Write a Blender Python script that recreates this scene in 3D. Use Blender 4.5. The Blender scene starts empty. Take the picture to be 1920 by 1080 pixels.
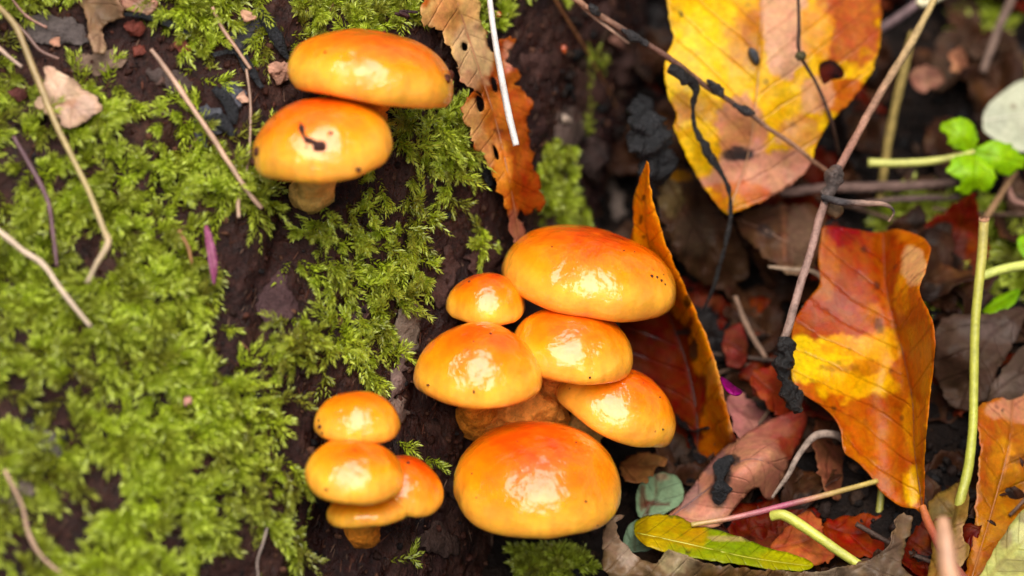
import bpy, math, random
import numpy as np
from mathutils import Vector, Matrix
from mathutils.bvhtree import BVHTree
from mathutils.geometry import delaunay_2d_cdt

random.seed(7)
rng = np.random.default_rng(7)
R_ = math.radians

# ------------------------------------------------------------------ camera, sky, sun
# A close-up: 1 pixel of the 1920 px photograph is 0.1 mm in the plane of focus.
# "Frame" coordinates are centimetres: u right, v up in the picture, w towards the lens.
PITCH = R_(52)
DIST = 40.0                                   # lens to plane of focus, cm
AX_U = np.array([1.0, 0.0, 0.0])
AX_V = np.array([0.0, math.sin(PITCH), math.cos(PITCH)])
AX_W = np.array([0.0, -math.cos(PITCH), math.sin(PITCH)])
ORIGIN = np.array([0.0, 0.0, 0.045])

def to_world(p):                              # frame cm -> world metres
    p = np.atleast_2d(np.asarray(p, float))
    return (p[:, :1] * AX_U + p[:, 1:2] * AX_V + p[:, 2:3] * AX_W) * 0.01 + ORIGIN
def F(px, py, w):                             # photo pixel at depth w -> frame point
    k = (DIST - w) / DIST / 100.0
    return np.array([(px - 960) * k, (540 - py) * k, w])
def Fa(pts, w):
    pts = np.asarray(pts, float); w = np.asarray(w, float)
    k = (DIST - w) / DIST / 100.0
    return np.stack([(pts[:, 0] - 960) * k, (540 - pts[:, 1]) * k, w], 1)
def to_pix(p):
    k = DIST / (DIST - p[:, 2]) * 100.0
    return np.stack([960 + p[:, 0] * k, 540 - p[:, 1] * k], 1)

scene = bpy.context.scene
col = scene.collection
cam_d = bpy.data.cameras.new('camera')
cam = bpy.data.objects.new('camera', cam_d); col.objects.link(cam)
cam.location = Vector(to_world([0, 0, DIST])[0])
cam.rotation_euler = (math.pi / 2 - PITCH, 0, 0)
cam_d.sensor_width = 36; cam_d.lens = 75
cam_d.clip_start = 0.01; cam_d.clip_end = 200
cam_d.dof.use_dof = True; cam_d.dof.focus_distance = (DIST - 0.2) * 0.01; cam_d.dof.aperture_fstop = 7.6
scene.camera = cam

SUN_EL, SUN_ROT = R_(84), R_(172)               # bright overcast sky, nearly overhead
world = bpy.data.worlds.new('World'); scene.world = world; world.use_nodes = True
nt = world.node_tree; nt.nodes.clear()
sky = nt.nodes.new('ShaderNodeTexSky'); sky.sky_type = 'NISHITA'; sky.sun_disc = False
sky.sun_elevation = SUN_EL; sky.sun_rotation = SUN_ROT; sky.dust_density = 4.0; sky.air_density = 1.0; sky.ozone_density = 0.6
bg = nt.nodes.new('ShaderNodeBackground'); bg.inputs[1].default_value = 0.05
wo = nt.nodes.new('ShaderNodeOutputWorld')
nt.links.new(sky.outputs[0], bg.inputs[0]); nt.links.new(bg.outputs[0], wo.inputs[0])
sun_d = bpy.data.lights.new('sun', 'SUN'); sun_d.energy = 5.0; sun_d.angle = R_(84); sun_d.color = (1.0, 0.985, 0.945)
sun = bpy.data.objects.new('sun', sun_d); col.objects.link(sun)
sdir = Vector((math.cos(SUN_EL) * math.sin(SUN_ROT), math.cos(SUN_EL) * math.cos(SUN_ROT), math.sin(SUN_EL)))
sun.rotation_euler = sdir.to_track_quat('Z', 'Y').to_euler(); sun.location = sdir * 2

scene.view_settings.view_transform = 'Standard'; scene.view_settings.look = 'None'
scene.view_settings.exposure = 0.95; scene.view_settings.gamma = 1.0
scene.view_settings.use_curve_mapping = False
scene.render.engine = 'CYCLES'

# ------------------------------------------------------------------ numeric helpers
def _h(ix, iy, iz, seed):
    n = (ix * 374761393 + iy * 668265263 + iz * 2147483647 + seed * 974711) & 0x7fffffff
    n = ((n ^ (n >> 13)) * 1274126177) & 0x7fffffff
    return ((n ^ (n >> 16)) & 0xffff) / 32767.5 - 1.0
def vnoise(p, scale=1.0, seed=0):             # smooth value noise, -1..1
    p = np.asarray(p, float) * scale
    i = np.floor(p).astype(np.int64); f = p - i; f = f * f * (3 - 2 * f)
    r = 0
    for dx in (0, 1):
        for dy in (0, 1):
            for dz in (0, 1):
                wgt = (f[:, 0] if dx else 1 - f[:, 0]) * (f[:, 1] if dy else 1 - f[:, 1]) * (f[:, 2] if dz else 1 - f[:, 2])
                r = r + wgt * _h(i[:, 0] + dx, i[:, 1] + dy, i[:, 2] + dz, seed)
    return r
def fbm(p, scale=1.0, octv=4, seed=0, gain=0.5):
    a, s, t = 0, 1.0, 0
    for o in range(octv):
        a = a + s * vnoise(p, scale * 2.03 ** o, seed + o * 17); t += s; s *= gain
    return a / t
def sstep(a, b, x):
    t = np.clip((x - a) / (b - a), 0, 1); return t * t * (3 - 2 * t)
def catmull(pts, n=8, closed=False):
    P = np.asarray(pts, float); m = len(P); out = []
    rngk = range(m) if closed else range(m - 1)
    for k in rngk:
        if closed: a, b, c, d = P[(k - 1) % m], P[k], P[(k + 1) % m], P[(k + 2) % m]
        else: a, b, c, d = P[max(k - 1, 0)], P[k], P[k + 1], P[min(k + 2, m - 1)]
        for j in range(n):
            t = j / n
            out.append(0.5 * (2 * b + (c - a) * t + (2 * a - 5 * b + 4 * c - d) * t * t + (3 * b - a - 3 * c + d) * t ** 3))
    if not closed: out.append(P[-1])
    return np.array(out)
def in_poly(q, poly):
    x, y = q[:, 0], q[:, 1]; c = np.zeros(len(q), bool); n = len(poly); j = n - 1
    for i in range(n):
        xi, yi = poly[i]; xj, yj = poly[j]
        k = ((yi > y) != (yj > y)) & (x < (xj - xi) * (y - yi) / (yj - yi + 1e-12) + xi)
        c ^= k; j = i
    return c
def tps(anchors):                             # smooth surface w(px,py) through a few points
    A = np.asarray(anchors, float); X = A[:, :2] / 100; n = len(X)
    if n < 3: return lambda q: np.full(len(q), A[:, 2].mean())
    def ker(d2): return 0.5 * d2 * np.log(d2 + 1e-9)
    K = ker(((X[:, None] - X[None]) ** 2).sum(-1)) + np.eye(n) * 1e-3
    P = np.hstack([np.ones((n, 1)), X]); M = np.block([[K, P], [P.T, np.zeros((3, 3))]])
    s = np.linalg.lstsq(M, np.concatenate([A[:, 2], np.zeros(3)]), rcond=None)[0]
    def f(q):
        q = np.asarray(q, float) / 100
        return ker(((q[:, None] - X[None]) ** 2).sum(-1)) @ s[:n] + s[n] + q @ s[n + 1:]
    return f

# ------------------------------------------------------------------ materials
def new_mat(name):
    m = bpy.data.materials.new(name); m.use_nodes = True; t = m.node_tree; t.nodes.clear()
    return m, t, t.nodes, t.links
def N(t, kind, **kw):
    n = t.nodes.new(kind)
    for k, v in kw.items():
        if k.startswith('i_'): n.inputs[k[2:].replace('_', ' ')].default_value = v
        else: setattr(n, k, v)
    return n
def math_(t, op, a, b=None, clamp=False):
    n = t.nodes.new('ShaderNodeMath'); n.operation = op; n.use_clamp = clamp
    for i, x in enumerate((a, b)):
        if x is None: continue
        if isinstance(x, (int, float)): n.inputs[i].default_value = x
        else: t.links.new(x, n.inputs[i])
    return n.outputs[0]
def noise(t, co, scale, detail=4, rough=0.55, dist=0.0):
    n = t.nodes.new('ShaderNodeTexNoise'); n.inputs['Scale'].default_value = scale
    n.inputs['Detail'].default_value = detail; n.inputs['Roughness'].default_value = rough; n.inputs['Distortion'].default_value = dist
    t.links.new(co, n.inputs['Vector']); return n.outputs['Fac']
def ramp(t, fac, stops):
    n = t.nodes.new('ShaderNodeValToRGB'); e = n.color_ramp.elements
    while len(e) < len(stops): e.new(0.5)
    for k, (p, c) in enumerate(stops):
        e[k].position = p; e[k].color = (*c, 1) if len(c) == 3 else c
    t.links.new(fac, n.inputs[0]); return n.outputs[0]
def mapr(t, fac, a, b, c, d):
    n = t.nodes.new('ShaderNodeMapRange'); n.inputs[1].default_value = a; n.inputs[2].default_value = b
    n.inputs[3].default_value = c; n.inputs[4].default_value = d; t.links.new(fac, n.inputs[0]); return n.outputs[0]
def hsv(t, colr, val, sat=None, hue=None):
    n = t.nodes.new('ShaderNodeHueSaturation')
    t.links.new(colr, n.inputs['Color']); t.links.new(val, n.inputs['Value'])
    if sat is not None: t.links.new(sat, n.inputs['Saturation'])
    if hue is not None: t.links.new(hue, n.inputs['Hue'])
    return n.outputs[0]
def bump(t, h, strength, dist, prev=None):
    n = t.nodes.new('ShaderNodeBump'); n.inputs['Strength'].default_value = strength; n.inputs['Distance'].default_value = dist
    t.links.new(h, n.inputs['Height'])
    if prev is not None: t.links.new(prev, n.inputs['Normal'])
    return n.outputs[0]
def mixc(t, f, a, b, mode='MIX'):
    n = t.nodes.new('ShaderNodeMix'); n.data_type = 'RGBA'; n.blend_type = mode
    for sock, x in ((n.inputs[0], f), (n.inputs[6], a), (n.inputs[7], b)):
        if isinstance(x, (int, float)): sock.default_value = x
        elif isinstance(x, tuple): sock.default_value = (*x, 1)
        else: t.links.new(x, sock)
    return n.outputs[2]

def organic(name, rough=(0.35, 0.6), spec=0.5, coat=0.0, transl=0.0, scale=300.0, var=0.35, bmp=0.5, bdist=0.0006, fibre=0.0, tint=1.0):
    m, t, nd, lk = new_mat(name)
    at = N(t, 'ShaderNodeAttribute', attribute_name='pigment')
    tc = N(t, 'ShaderNodeTexCoord').outputs['Object']
    n1 = noise(t, tc, scale, 6, 0.6); n2 = noise(t, tc, scale * 5, 4, 0.6)
    v = math_(t, 'ADD', mapr(t, n1, 0.25, 0.75, 1 - var, 1 + var), mapr(t, n2, 0.3, 0.7, -var * 0.5, var * 0.5))
    c = hsv(t, at.outputs['Color'], v)
    p = N(t, 'ShaderNodeBsdfPrincipled')
    lk.new(c, p.inputs['Base Color'])
    lk.new(mapr(t, n1, 0.3, 0.7, rough[1], rough[0]), p.inputs['Roughness'])
    p.inputs['Specular IOR Level'].default_value = spec
    p.inputs['Coat Weight'].default_value = coat; p.inputs['Coat Roughness'].default_value = 0.12
    b = bump(t, n1, bmp, bdist * 2.0); b = bump(t, n2, bmp * 0.8, bdist * 0.6, b)
    lk.new(b, p.inputs['Normal'])
    out = N(t, 'ShaderNodeOutputMaterial')
    if transl > 0:
        tr = N(t, 'ShaderNodeBsdfTranslucent'); lk.new(c, tr.inputs[0]); lk.new(b, tr.inputs['Normal'])
        mx = N(t, 'ShaderNodeMixShader'); mx.inputs[0].default_value = transl
        lk.new(p.outputs[0], mx.inputs[1]); lk.new(tr.outputs[0], mx.inputs[2]); lk.new(mx.outputs[0], out.inputs[0])
    else: lk.new(p.outputs[0], out.inputs[0])
    return m

def leaf_material(name, rough=(0.22, 0.55), transl=0.25, vein=0.45, spacing=0.55, spot=0.5, coat=0.06, spec=0.22):
    m, t, nd, lk = new_mat(name)
    at = N(t, 'ShaderNodeAttribute', attribute_name='pigment')
    tc = N(t, 'ShaderNodeTexCoord').outputs['Object']
    uv = N(t, 'ShaderNodeUVMap', uv_map='UVMap').outputs[0]
    n1 = noise(t, tc, 120, 5, 0.62, 0.4); n2 = noise(t, tc, 900, 5, 0.65); n3 = noise(t, tc, 380, 3, 0.5, 0.6)
    sp = N(t, 'ShaderNodeSeparateXYZ'); lk.new(uv, sp.inputs[0])
    s, tt = sp.outputs[0], math_(t, 'ABSOLUTE', sp.outputs[1])
    q = math_(t, 'ADD', math_(t, 'MULTIPLY', math_(t, 'SUBTRACT', s, math_(t, 'MULTIPLY', tt, 0.85)), 1.0 / spacing),
              math_(t, 'ADD', mapr(t, n1, 0, 1, -0.22, 0.22), math_(t, 'MULTIPLY', math_(t, 'GREATER_THAN', sp.outputs[1], 0.0), 0.41)))
    fr = math_(t, 'ABSOLUTE', math_(t, 'SUBTRACT', math_(t, 'FRACT', q), 0.5))
    side = mapr(t, fr, 0.0, 0.085, 1.0, 0.0)
    mid = mapr(t, tt, 0.0, 0.06, 1.0, 0.0)
    vo = N(t, 'ShaderNodeTexVoronoi', feature='DISTANCE_TO_EDGE'); vo.inputs['Scale'].default_value = 700; lk.new(tc, vo.inputs['Vector'])
    net = mapr(t, vo.outputs['Distance'], 0.0, 0.09, 1.0, 0.0)
    veins = math_(t, 'MAXIMUM', math_(t, 'MAXIMUM', math_(t, 'MULTIPLY', side, 0.8), mid), math_(t, 'MULTIPLY', net, 0.10))
    val = math_(t, 'ADD', mapr(t, n1, 0.25, 0.75, 0.68, 1.06), mapr(t, n2, 0.3, 0.7, -0.20, 0.20))
    sat = N(t, 'ShaderNodeValue'); sat.outputs[0].default_value = 1.12
    c = hsv(t, at.outputs['Color'], val, sat.outputs[0], mapr(t, n3, 0.25, 0.75, 0.485, 0.512))
    c = mixc(t, math_(t, 'MULTIPLY', veins, vein), c, mixc(t, 1.0, c, (0.45, 0.30, 0.28), 'MULTIPLY'))
    # small decay specks
    spk = N(t, 'ShaderNodeTexVoronoi'); spk.inputs['Scale'].default_value = 260; lk.new(tc, spk.inputs['Vector'])
    gate = math_(t, 'MULTIPLY', mapr(t, spk.outputs['Distance'], 0.10, 0.22, 1, 0), mapr(t, noise(t, tc, 70, 2), 0.5, 0.62, 0, 1))
    c = mixc(t, math_(t, 'MULTIPLY', gate, spot), c, (0.035, 0.015, 0.008))
    p = N(t, 'ShaderNodeBsdfPrincipled'); lk.new(c, p.inputs['Base Color'])
    lk.new(mapr(t, n1, 0.3, 0.7, rough[0], rough[1]), p.inputs['Roughness'])
    p.inputs['Specular IOR Level'].default_value = spec
    p.inputs['Coat Weight'].default_value = coat; p.inputs['Coat Roughness'].default_value = 0.2
    b = bump(t, n1, 0.22, 0.0010); b = bump(t, veins, 0.5, -0.0004, b); b = bump(t, n2, 0.25, 0.0002, b)
    lk.new(b, p.inputs['Normal']); lk.new(b, p.inputs['Coat Normal'])
    tr = N(t, 'ShaderNodeBsdfTranslucent'); lk.new(c, tr.inputs[0])
    mx = N(t, 'ShaderNodeMixShader'); mx.inputs[0].default_value = transl
    out = N(t, 'ShaderNodeOutputMaterial')
    lk.new(p.outputs[0], mx.inputs[1]); lk.new(tr.outputs[0], mx.inputs[2]); lk.new(mx.outputs[0], out.inputs[0])
    return m

def cap_material():
    m, t, nd, lk = new_mat('mushroom_cap_skin')
    at = N(t, 'ShaderNodeAttribute', attribute_name='pigment')
    tc = N(t, 'ShaderNodeTexCoord').outputs['Object']
    n1 = noise(t, tc, 110, 4, 0.55, 0.3); n2 = noise(t, tc, 900, 4, 0.6); n3 = noise(t, tc, 260, 3, 0.5)
    c = hsv(t, at.outputs['Color'], math_(t, 'ADD', mapr(t, n1, 0.3, 0.7, 0.92, 1.06), mapr(t, n2, 0.3, 0.7, -0.08, 0.08)),
            hue=mapr(t, n3, 0.3, 0.7, 0.493, 0.507))
    spk = N(t, 'ShaderNodeTexVoronoi'); spk.inputs['Scale'].default_value = 420; lk.new(tc, spk.inputs['Vector'])
    gate = math_(t, 'MULTIPLY', mapr(t, spk.outputs['Distance'], 0.07, 0.13, 1, 0), mapr(t, noise(t, tc, 190, 2), 0.6, 0.66, 0, 1))
    c = mixc(t, math_(t, 'MULTIPLY', gate, 0.65), c, (0.25, 0.04, 0.01))
    p = N(t, 'ShaderNodeBsdfPrincipled'); lk.new(c, p.inputs['Base Color'])
    p.subsurface_method = 'RANDOM_WALK'
    p.inputs['Subsurface Weight'].default_value = 0.35; p.inputs['Subsurface Radius'].default_value = (1.0, 0.35, 0.08)
    p.inputs['Subsurface Scale'].default_value = 0.0025
    p.inputs['Roughness'].default_value = 0.35; p.inputs['Specular IOR Level'].default_value = 0.2
    p.inputs['Coat Weight'].default_value = 1.0; p.inputs['Coat Roughness'].default_value = 0.035; p.inputs['Coat IOR'].default_value = 1.5
    b0 = bump(t, n1, 0.35, 0.0010); b = bump(t, n2, 0.12, 0.0002, b0)
    b2 = bump(t, n3, 0.55, 0.0012, bump(t, n1, 0.45, 0.0022))
    b2 = bump(t, n2, 0.04, 0.00010, b2)
    lk.new(b, p.inputs['Normal']); lk.new(b2, p.inputs['Coat Normal'])
    lk.new(p.outputs[0], N(t, 'ShaderNodeOutputMaterial').inputs[0])
    return m

def log_material():
    m, t, nd, lk = new_mat('rotten_wood')
    tc = N(t, 'ShaderNodeTexCoord').outputs['Object']
    big = noise(t, tc, 22, 5, 0.6, 0.5); mid = noise(t, tc, 95, 6, 0.65, 0.3); fine = noise(t, tc, 700, 6, 0.7)
    c = ramp(t, big, [(0.25, (0.006, 0.004, 0.005)), (0.42, (0.018, 0.004, 0.003)), (0.58, (0.028, 0.008, 0.005)), (0.78, (0.055, 0.030, 0.022))])
    c2 = ramp(t, mid, [(0.34, (0.002, 0.001, 0.002)), (0.5, (0.022, 0.006, 0.004)), (0.72, (0.09, 0.040, 0.026))])
    c = mixc(t, 0.55, c, c2)
    c = hsv(t, c, mapr(t, fine, 0.28, 0.72, 0.25, 1.8))
    p = N(t, 'ShaderNodeBsdfPrincipled'); lk.new(c, p.inputs['Base Color'])
    lk.new(mapr(t, noise(t, tc, 240, 3), 0.4, 0.6, 0.22, 0.8), p.inputs['Roughness'])
    p.inputs['Specular IOR Level'].default_value = 0.22
    mp = N(t, 'ShaderNodeMapping'); mp.inputs['Scale'].default_value = (1.0, 0.22, 0.6); lk.new(tc, mp.inputs['Vector']); fib = noise(t, mp.outputs[0], 900, 4, 0.6, 0.4)
    b = bump(t, mid, 0.9, 0.0030); b = bump(t, fib, 0.8, 0.0010, b); b = bump(t, fine, 0.8, 0.0008, b)
    lk.new(b, p.inputs['Normal']); lk.new(p.outputs[0], N(t, 'ShaderNodeOutputMaterial').inputs[0])
    return m
def soil_material():
    m, t, nd, lk = new_mat('forest_humus')
    tc = N(t, 'ShaderNodeTexCoord').outputs['Object']
    mid = noise(t, tc, 80, 6, 0.65, 0.3); fine = noise(t, tc, 520, 6, 0.7)
    c = ramp(t, mid, [(0.3, (0.004, 0.003, 0.003)), (0.5, (0.009, 0.006, 0.005)), (0.72, (0.022, 0.013, 0.009))])
    c = hsv(t, c, mapr(t, fine, 0.25, 0.75, 0.5, 1.5))
    p = N(t, 'ShaderNodeBsdfPrincipled'); lk.new(c, p.inputs['Base Color'])
    lk.new(mapr(t, fine, 0.35, 0.7, 0.35, 0.8), p.inputs['Roughness']); p.inputs['Specular IOR Level'].default_value = 0.06
    b = bump(t, mid, 0.9, 0.004); b = bump(t, fine, 0.8, 0.001, b)
    lk.new(b, p.inputs['Normal']); lk.new(p.outputs[0], N(t, 'ShaderNodeOutputMaterial').inputs[0])
    return m

MAT = {
    'leaf': leaf_material('autumn_leaf'), 'wetleaf': leaf_material('wet_dead_leaf', (0.35, 0.65), 0.05, 0.45, 0.5, 0.4, 0.0, 0.09),
    'green': leaf_material('living_leaf', (0.3, 0.5), 0.3, 0.3, 0.28, 0.1), 'plainleaf': leaf_material('papery_leaf', (0.4, 0.65), 0.15, 0.2, 0.4, 0.3),
    'cap': cap_material(), 'log': log_material(), 'soil': soil_material(),
    'stem': organic('mushroom_flesh', (0.4, 0.7), 0.2, 0.0, 0.0, 420, 0.35, 0.9, 0.0007),
    'twig': organic('dead_twig', (0.4, 0.7), 0.2, 0.0, 0.0, 420, 0.45, 0.8, 0.0005),
    'straw': organic('dry_stalk', (0.3, 0.55), 0.5, 0.1, 0.1, 360, 0.25, 0.5, 0.0003),
    'char': organic('black_decay', (0.14, 0.75), 0.32, 0.0, 0.0, 420, 0.6, 1.0, 0.0014),
    'bark': organic('bark_piece', (0.4, 0.75), 0.12, 0.0, 0.0, 260, 0.4, 0.9, 0.0010),
    'moss': organic('moss_leaf', (0.18, 0.40), 0.6, 0.15, 0.40, 150, 0.18, 0.0, 0.0001),
}

# ------------------------------------------------------------------ object helpers
def tag(o, label=None, cat=None, group=None, kind=None):
    if label: o['label'] = label
    if cat: o['category'] = cat
    if group: o['group'] = group
    if kind: o['kind'] = kind
    return o
def empty(name, base_frame):
    o = bpy.data.objects.new(name, None); o.empty_display_size = 0.005; col.objects.link(o)
    o.location = Vector(to_world(base_frame)[0]); return o
def mesh_obj(name, verts, faces, mat, parent=None, pig=None, uv=None, smooth=True, world=False, base=None, solid=0.0):
    """verts in frame cm (or world metres when world=True); origin = parent's origin, or base (frame point)."""
    vw = np.asarray(verts, float) if world else to_world(verts)
    if parent is not None: o0 = np.array(root_loc(parent))
    elif base is not None: o0 = to_world(base)[0]
    else:
        k = vw[:, 2].argmin(); o0 = np.array([vw[:, 0].mean(), vw[:, 1].mean(), vw[k, 2]])
    me = bpy.data.meshes.new(name)
    vl = vw - o0
    if isinstance(faces, np.ndarray):
        nf, k = faces.shape
        me.vertices.add(len(vl)); me.vertices.foreach_set('co', vl.astype(np.float32).ravel())
        me.loops.add(nf * k); me.loops.foreach_set('vertex_index', faces.astype(np.int32).ravel())
        me.polygons.add(nf); me.polygons.foreach_set('loop_start', np.arange(0, nf * k, k, dtype=np.int32))
        me.update(calc_edges=True)
    else: me.from_pydata([tuple(v) for v in vl], [], faces)
    if smooth: me.polygons.foreach_set('use_smooth', np.ones(len(me.polygons), bool))
    if pig is not None:
        a = me.color_attributes.new('pigment', 'FLOAT_COLOR', 'POINT')
        p4 = np.ones((len(vl), 4), np.float32); p4[:, :3] = np.clip(pig, 0.0, 1.0); a.data.foreach_set('color', p4.ravel())
    if uv is not None:
        ul = me.uv_layers.new(name='UVMap'); li = np.empty(len(me.loops), np.int32); me.loops.foreach_get('vertex_index', li)
        ul.data.foreach_set('uv', np.asarray(uv, np.float32)[li].ravel())
    me.materials.append(MAT[mat] if isinstance(mat, str) else mat)
    me.update(); me.validate()
    o = bpy.data.objects.new(name, me); col.objects.link(o)
    if parent is not None: o.parent = parent
    else: o.location = Vector(o0)
    if solid:
        s = o.modifiers.new('thickness', 'SOLIDIFY'); s.thickness = solid * 0.01; s.offset = 0.0
    return o
def root_loc(o):
    v = Vector(o.location)
    while o.parent is not None: o = o.parent; v = v + Vector(o.location)
    return v

class Surf:                                   # something to lay things on, met along a picture ray
    def __init__(s): s.trees = []
    def add(s, verts, faces): s.trees.append(BVHTree.FromPolygons([tuple(v) for v in verts], [tuple(int(i) for i in f) for f in faces]))
    def hit(s, px, py):
        o = Vector((0, 0, DIST)); d = Vector(F(px, py, 0.0)) - o; d.normalize(); best = None
        for tr in s.trees:
            h = tr.ray_cast(o, d)
            if h[0] is not None and (best is None or h[3] < best[3]): best = h
        if best is None: return np.array(F(px, py, -6.0)), np.array([0, 0.6, 0.8])
        n = np.array(best[1]); 
        if n[2] < 0: n = -n
        return np.array(best[0]), n
GROUND = Surf()

# ------------------------------------------------------------------ ground
COT = 1 / math.tan(PITCH)
def build_ground():
    core_x = np.linspace(-0.16, 0.20, 300); core_y = np.linspace(-0.16, 0.22, 300)
    ext = 0.03 * 1.35 ** np.arange(0, 18); ext = np.cumsum(ext)
    xs = np.concatenate([(core_x[0] - ext)[::-1], core_x, core_x[-1] + ext]); ys = np.concatenate([(core_y[0] - ext)[::-1], core_y, core_y[-1] + ext])
    X, Y = np.meshgrid(xs, ys); p = np.stack([X.ravel(), Y.ravel(), np.zeros(X.size)], 1)
    z = (-5.8 * math.sin(PITCH) + 0.20 * np.clip(p[:, 0] * 100 - 1.5, -1, 6.5) * math.sin(PITCH)) * 0.01 + ORIGIN[2]
    z = z + 0.0035 * fbm(p * 100, 0.35, 3, 5) + 0.0016 * fbm(p * 100, 1.6, 4, 9)
    far = np.clip(np.hypot(p[:, 0], p[:, 1]) - 0.4, 0, None); z = z + 0.06 * fbm(p, 2.0, 3, 3) * np.minimum(far, 1.5)
    p[:, 2] = z; nx, ny = len(xs), len(ys)
    i = np.arange(nx * ny).reshape(ny, nx)
    f = np.stack([i[:-1, :-1].ravel(), i[:-1, 1:].ravel(), i[1:, 1:].ravel(), i[1:, :-1].ravel()], 1)
    o = mesh_obj('ground', p, f, 'soil', world=True); tag(o, kind='structure')
    q = (p - ORIGIN) * 100; fr = np.stack([q @ AX_U, q @ AX_V, q @ AX_W], 1)
    near = np.hypot(p[:, 0], p[:, 1]) < 0.6
    GROUND.add(fr, f[near[f].all(1)])
build_ground()

# ------------------------------------------------------------------ log
LOG_R = 12.0
def build_log():
    th = np.concatenate([np.linspace(R_(-70), R_(100), 400), np.linspace(R_(102), R_(288), 70)])
    s = np.concatenate([np.linspace(-22, -8, 30)[:-1], np.linspace(-8, 8, 250), np.linspace(8, 22, 30)[1:]])
    T, S_ = np.meshgrid(th, s); T, S_ = T.ravel(), S_.ravel()
    base = np.stack([np.sin(T) * LOG_R, S_, np.cos(T) * LOG_R], 1)
    r = LOG_R + 0.45 * fbm(base, 0.22, 3, 1) + 0.22 * fbm(base * [1, 0.5, 1], 0.9, 4, 2) + 0.07 * fbm(base * [1, 0.6, 1], 3.5, 3, 4)
    r = r - 0.45 * sstep(0.10, 0.40, fbm(base * [1, 0.45, 1], 0.55, 3, 8)) - 0.10 * np.abs(fbm(base * [1, 0.22, 1], 3.2, 3, 12)) - 0.07 * np.abs(fbm(base * [1, 0.3, 1], 7.0, 2, 13)) + 0.06 * fbm(base * [1, 0.7, 1], 9.0, 2, 14)
    P = np.stack([-10.0 + 0.20 * S_ + np.sin(T) * r, S_, -8.75 - 0.30 * S_ + np.cos(T) * r], 1)
    nt_, ns = len(th), len(s); i = np.arange(nt_ * ns).reshape(ns, nt_); j = np.roll(i, -1, axis=1)
    f = np.stack([i[:-1].ravel(), j[:-1].ravel(), j[1:].ravel(), i[1:].ravel()], 1)
    faces = f
    o = mesh_obj('rotten_log', P, faces, 'log', base=[-10, 0, -20])
    # sawn-off/broken ends, far outside the picture
    bpy.context.view_layer.update()
    me = o.data
    GROUND.add(P, f)
    for row, nm in ((0, 'broken_end'), (ns - 1, 'broken_end')):
        ring = P[i[row]]; c = ring.mean(0); V = np.vstack([ring, c])
        fs = [(k, (k + 1) % nt_, nt_) for k in range(nt_)]
        mesh_obj(nm, V, fs, 'log', parent=o)
    tag(o, 'thick rotten log, dark red-brown and wet, carpeted with moss', 'log')
    return o, P, f
LOG, LOG_P, LOG_F = build_log()

# ------------------------------------------------------------------ generic builders
def tube_mesh(path, rad, ns=8, rough=0.12, seed=0, flat=1.0, end=True):
    path = np.asarray(path, float); n = len(path); rad = np.broadcast_to(np.asarray(rad, float), (n,))
    tang = np.gradient(path, axis=0); tang /= np.linalg.norm(tang, axis=1, keepdims=True) + 1e-9
    ref = np.array([0.2, 0.15, 1.0]); V = []
    for k in range(n):
        a = np.cross(tang[k], ref); a /= np.linalg.norm(a) + 1e-9; b = np.cross(a, tang[k])
        for q in range(ns):
            an = 2 * math.pi * q / ns
            V.append(path[k] + rad[k] * (math.cos(an) * a + math.sin(an) * b * flat))
    V = np.array(V)
    c = np.repeat(path, ns, axis=0)
    if rough: V = c + (V - c) * (1 + rough * (fbm(V, 6.0, 3, seed) * 1.6))[:, None]
    Fc = [(k * ns + q, k * ns + (q + 1) % ns, (k + 1) * ns + (q + 1) % ns, (k + 1) * ns + q) for k in range(n - 1) for q in range(ns)]
    if end:
        V = np.vstack([V, path[0], path[-1]]); m = n * ns
        Fc += [(q, m, (q + 1) % ns) for q in range(ns)] + [((n - 1) * ns + q, (n - 1) * ns + (q + 1) % ns, m + 1) for q in range(ns)]
    return V, Fc
def resolve(pts, lift=0.1):                   # (px,py,w) or (px,py) = laid on log/ground
    out = []
    for p in pts:
        if len(p) == 3 and p[2] is not None: out.append(F(*p))
        else:
            h, n = GROUND.hit(p[0], p[1]); out.append(h + n * lift)
    return np.array(out)
def tube(name, pts, rad, colr, mat='straw', label=None, cat=None, group=None, parent=None, lift=0.1, rough=0.12, ns=8, wig=0.02, cols=None, flat=1.0, sub=8):
    P = catmull(resolve(pts, lift), sub); n = len(P)
    seed = int(abs(P[0, 0] * 77 + P[0, 1] * 31) * 10) % 1000
    if wig: P = P + wig * np.stack([fbm(P, 1.4, 2, seed), fbm(P, 1.4, 2, seed + 5), fbm(P, 1.4, 2, seed + 9)], 1)
    rr = np.interp(np.linspace(0, 1, n), np.linspace(0, 1, len(rad)), rad) if hasattr(rad, '__len__') else np.full(n, rad)
    V, Fc = tube_mesh(P, rr, ns, rough, seed, flat)
    cs = np.array(cols if cols else [colr]); tt = np.concatenate([np.repeat(np.linspace(0, 1, n), ns), [0, 1]])
    pig = np.stack([np.interp(tt, np.linspace(0, 1, len(cs)), cs[:, k]) for k in range(3)], 1)
    pig = pig * (1 + 0.25 * fbm(V, 3.0, 3, seed))[:, None]
    o = mesh_obj(name, V, Fc, mat, parent=parent, pig=pig, base=None if parent is not None else P[0])
    if label: tag(o, label, cat, group)
    return o
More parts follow.
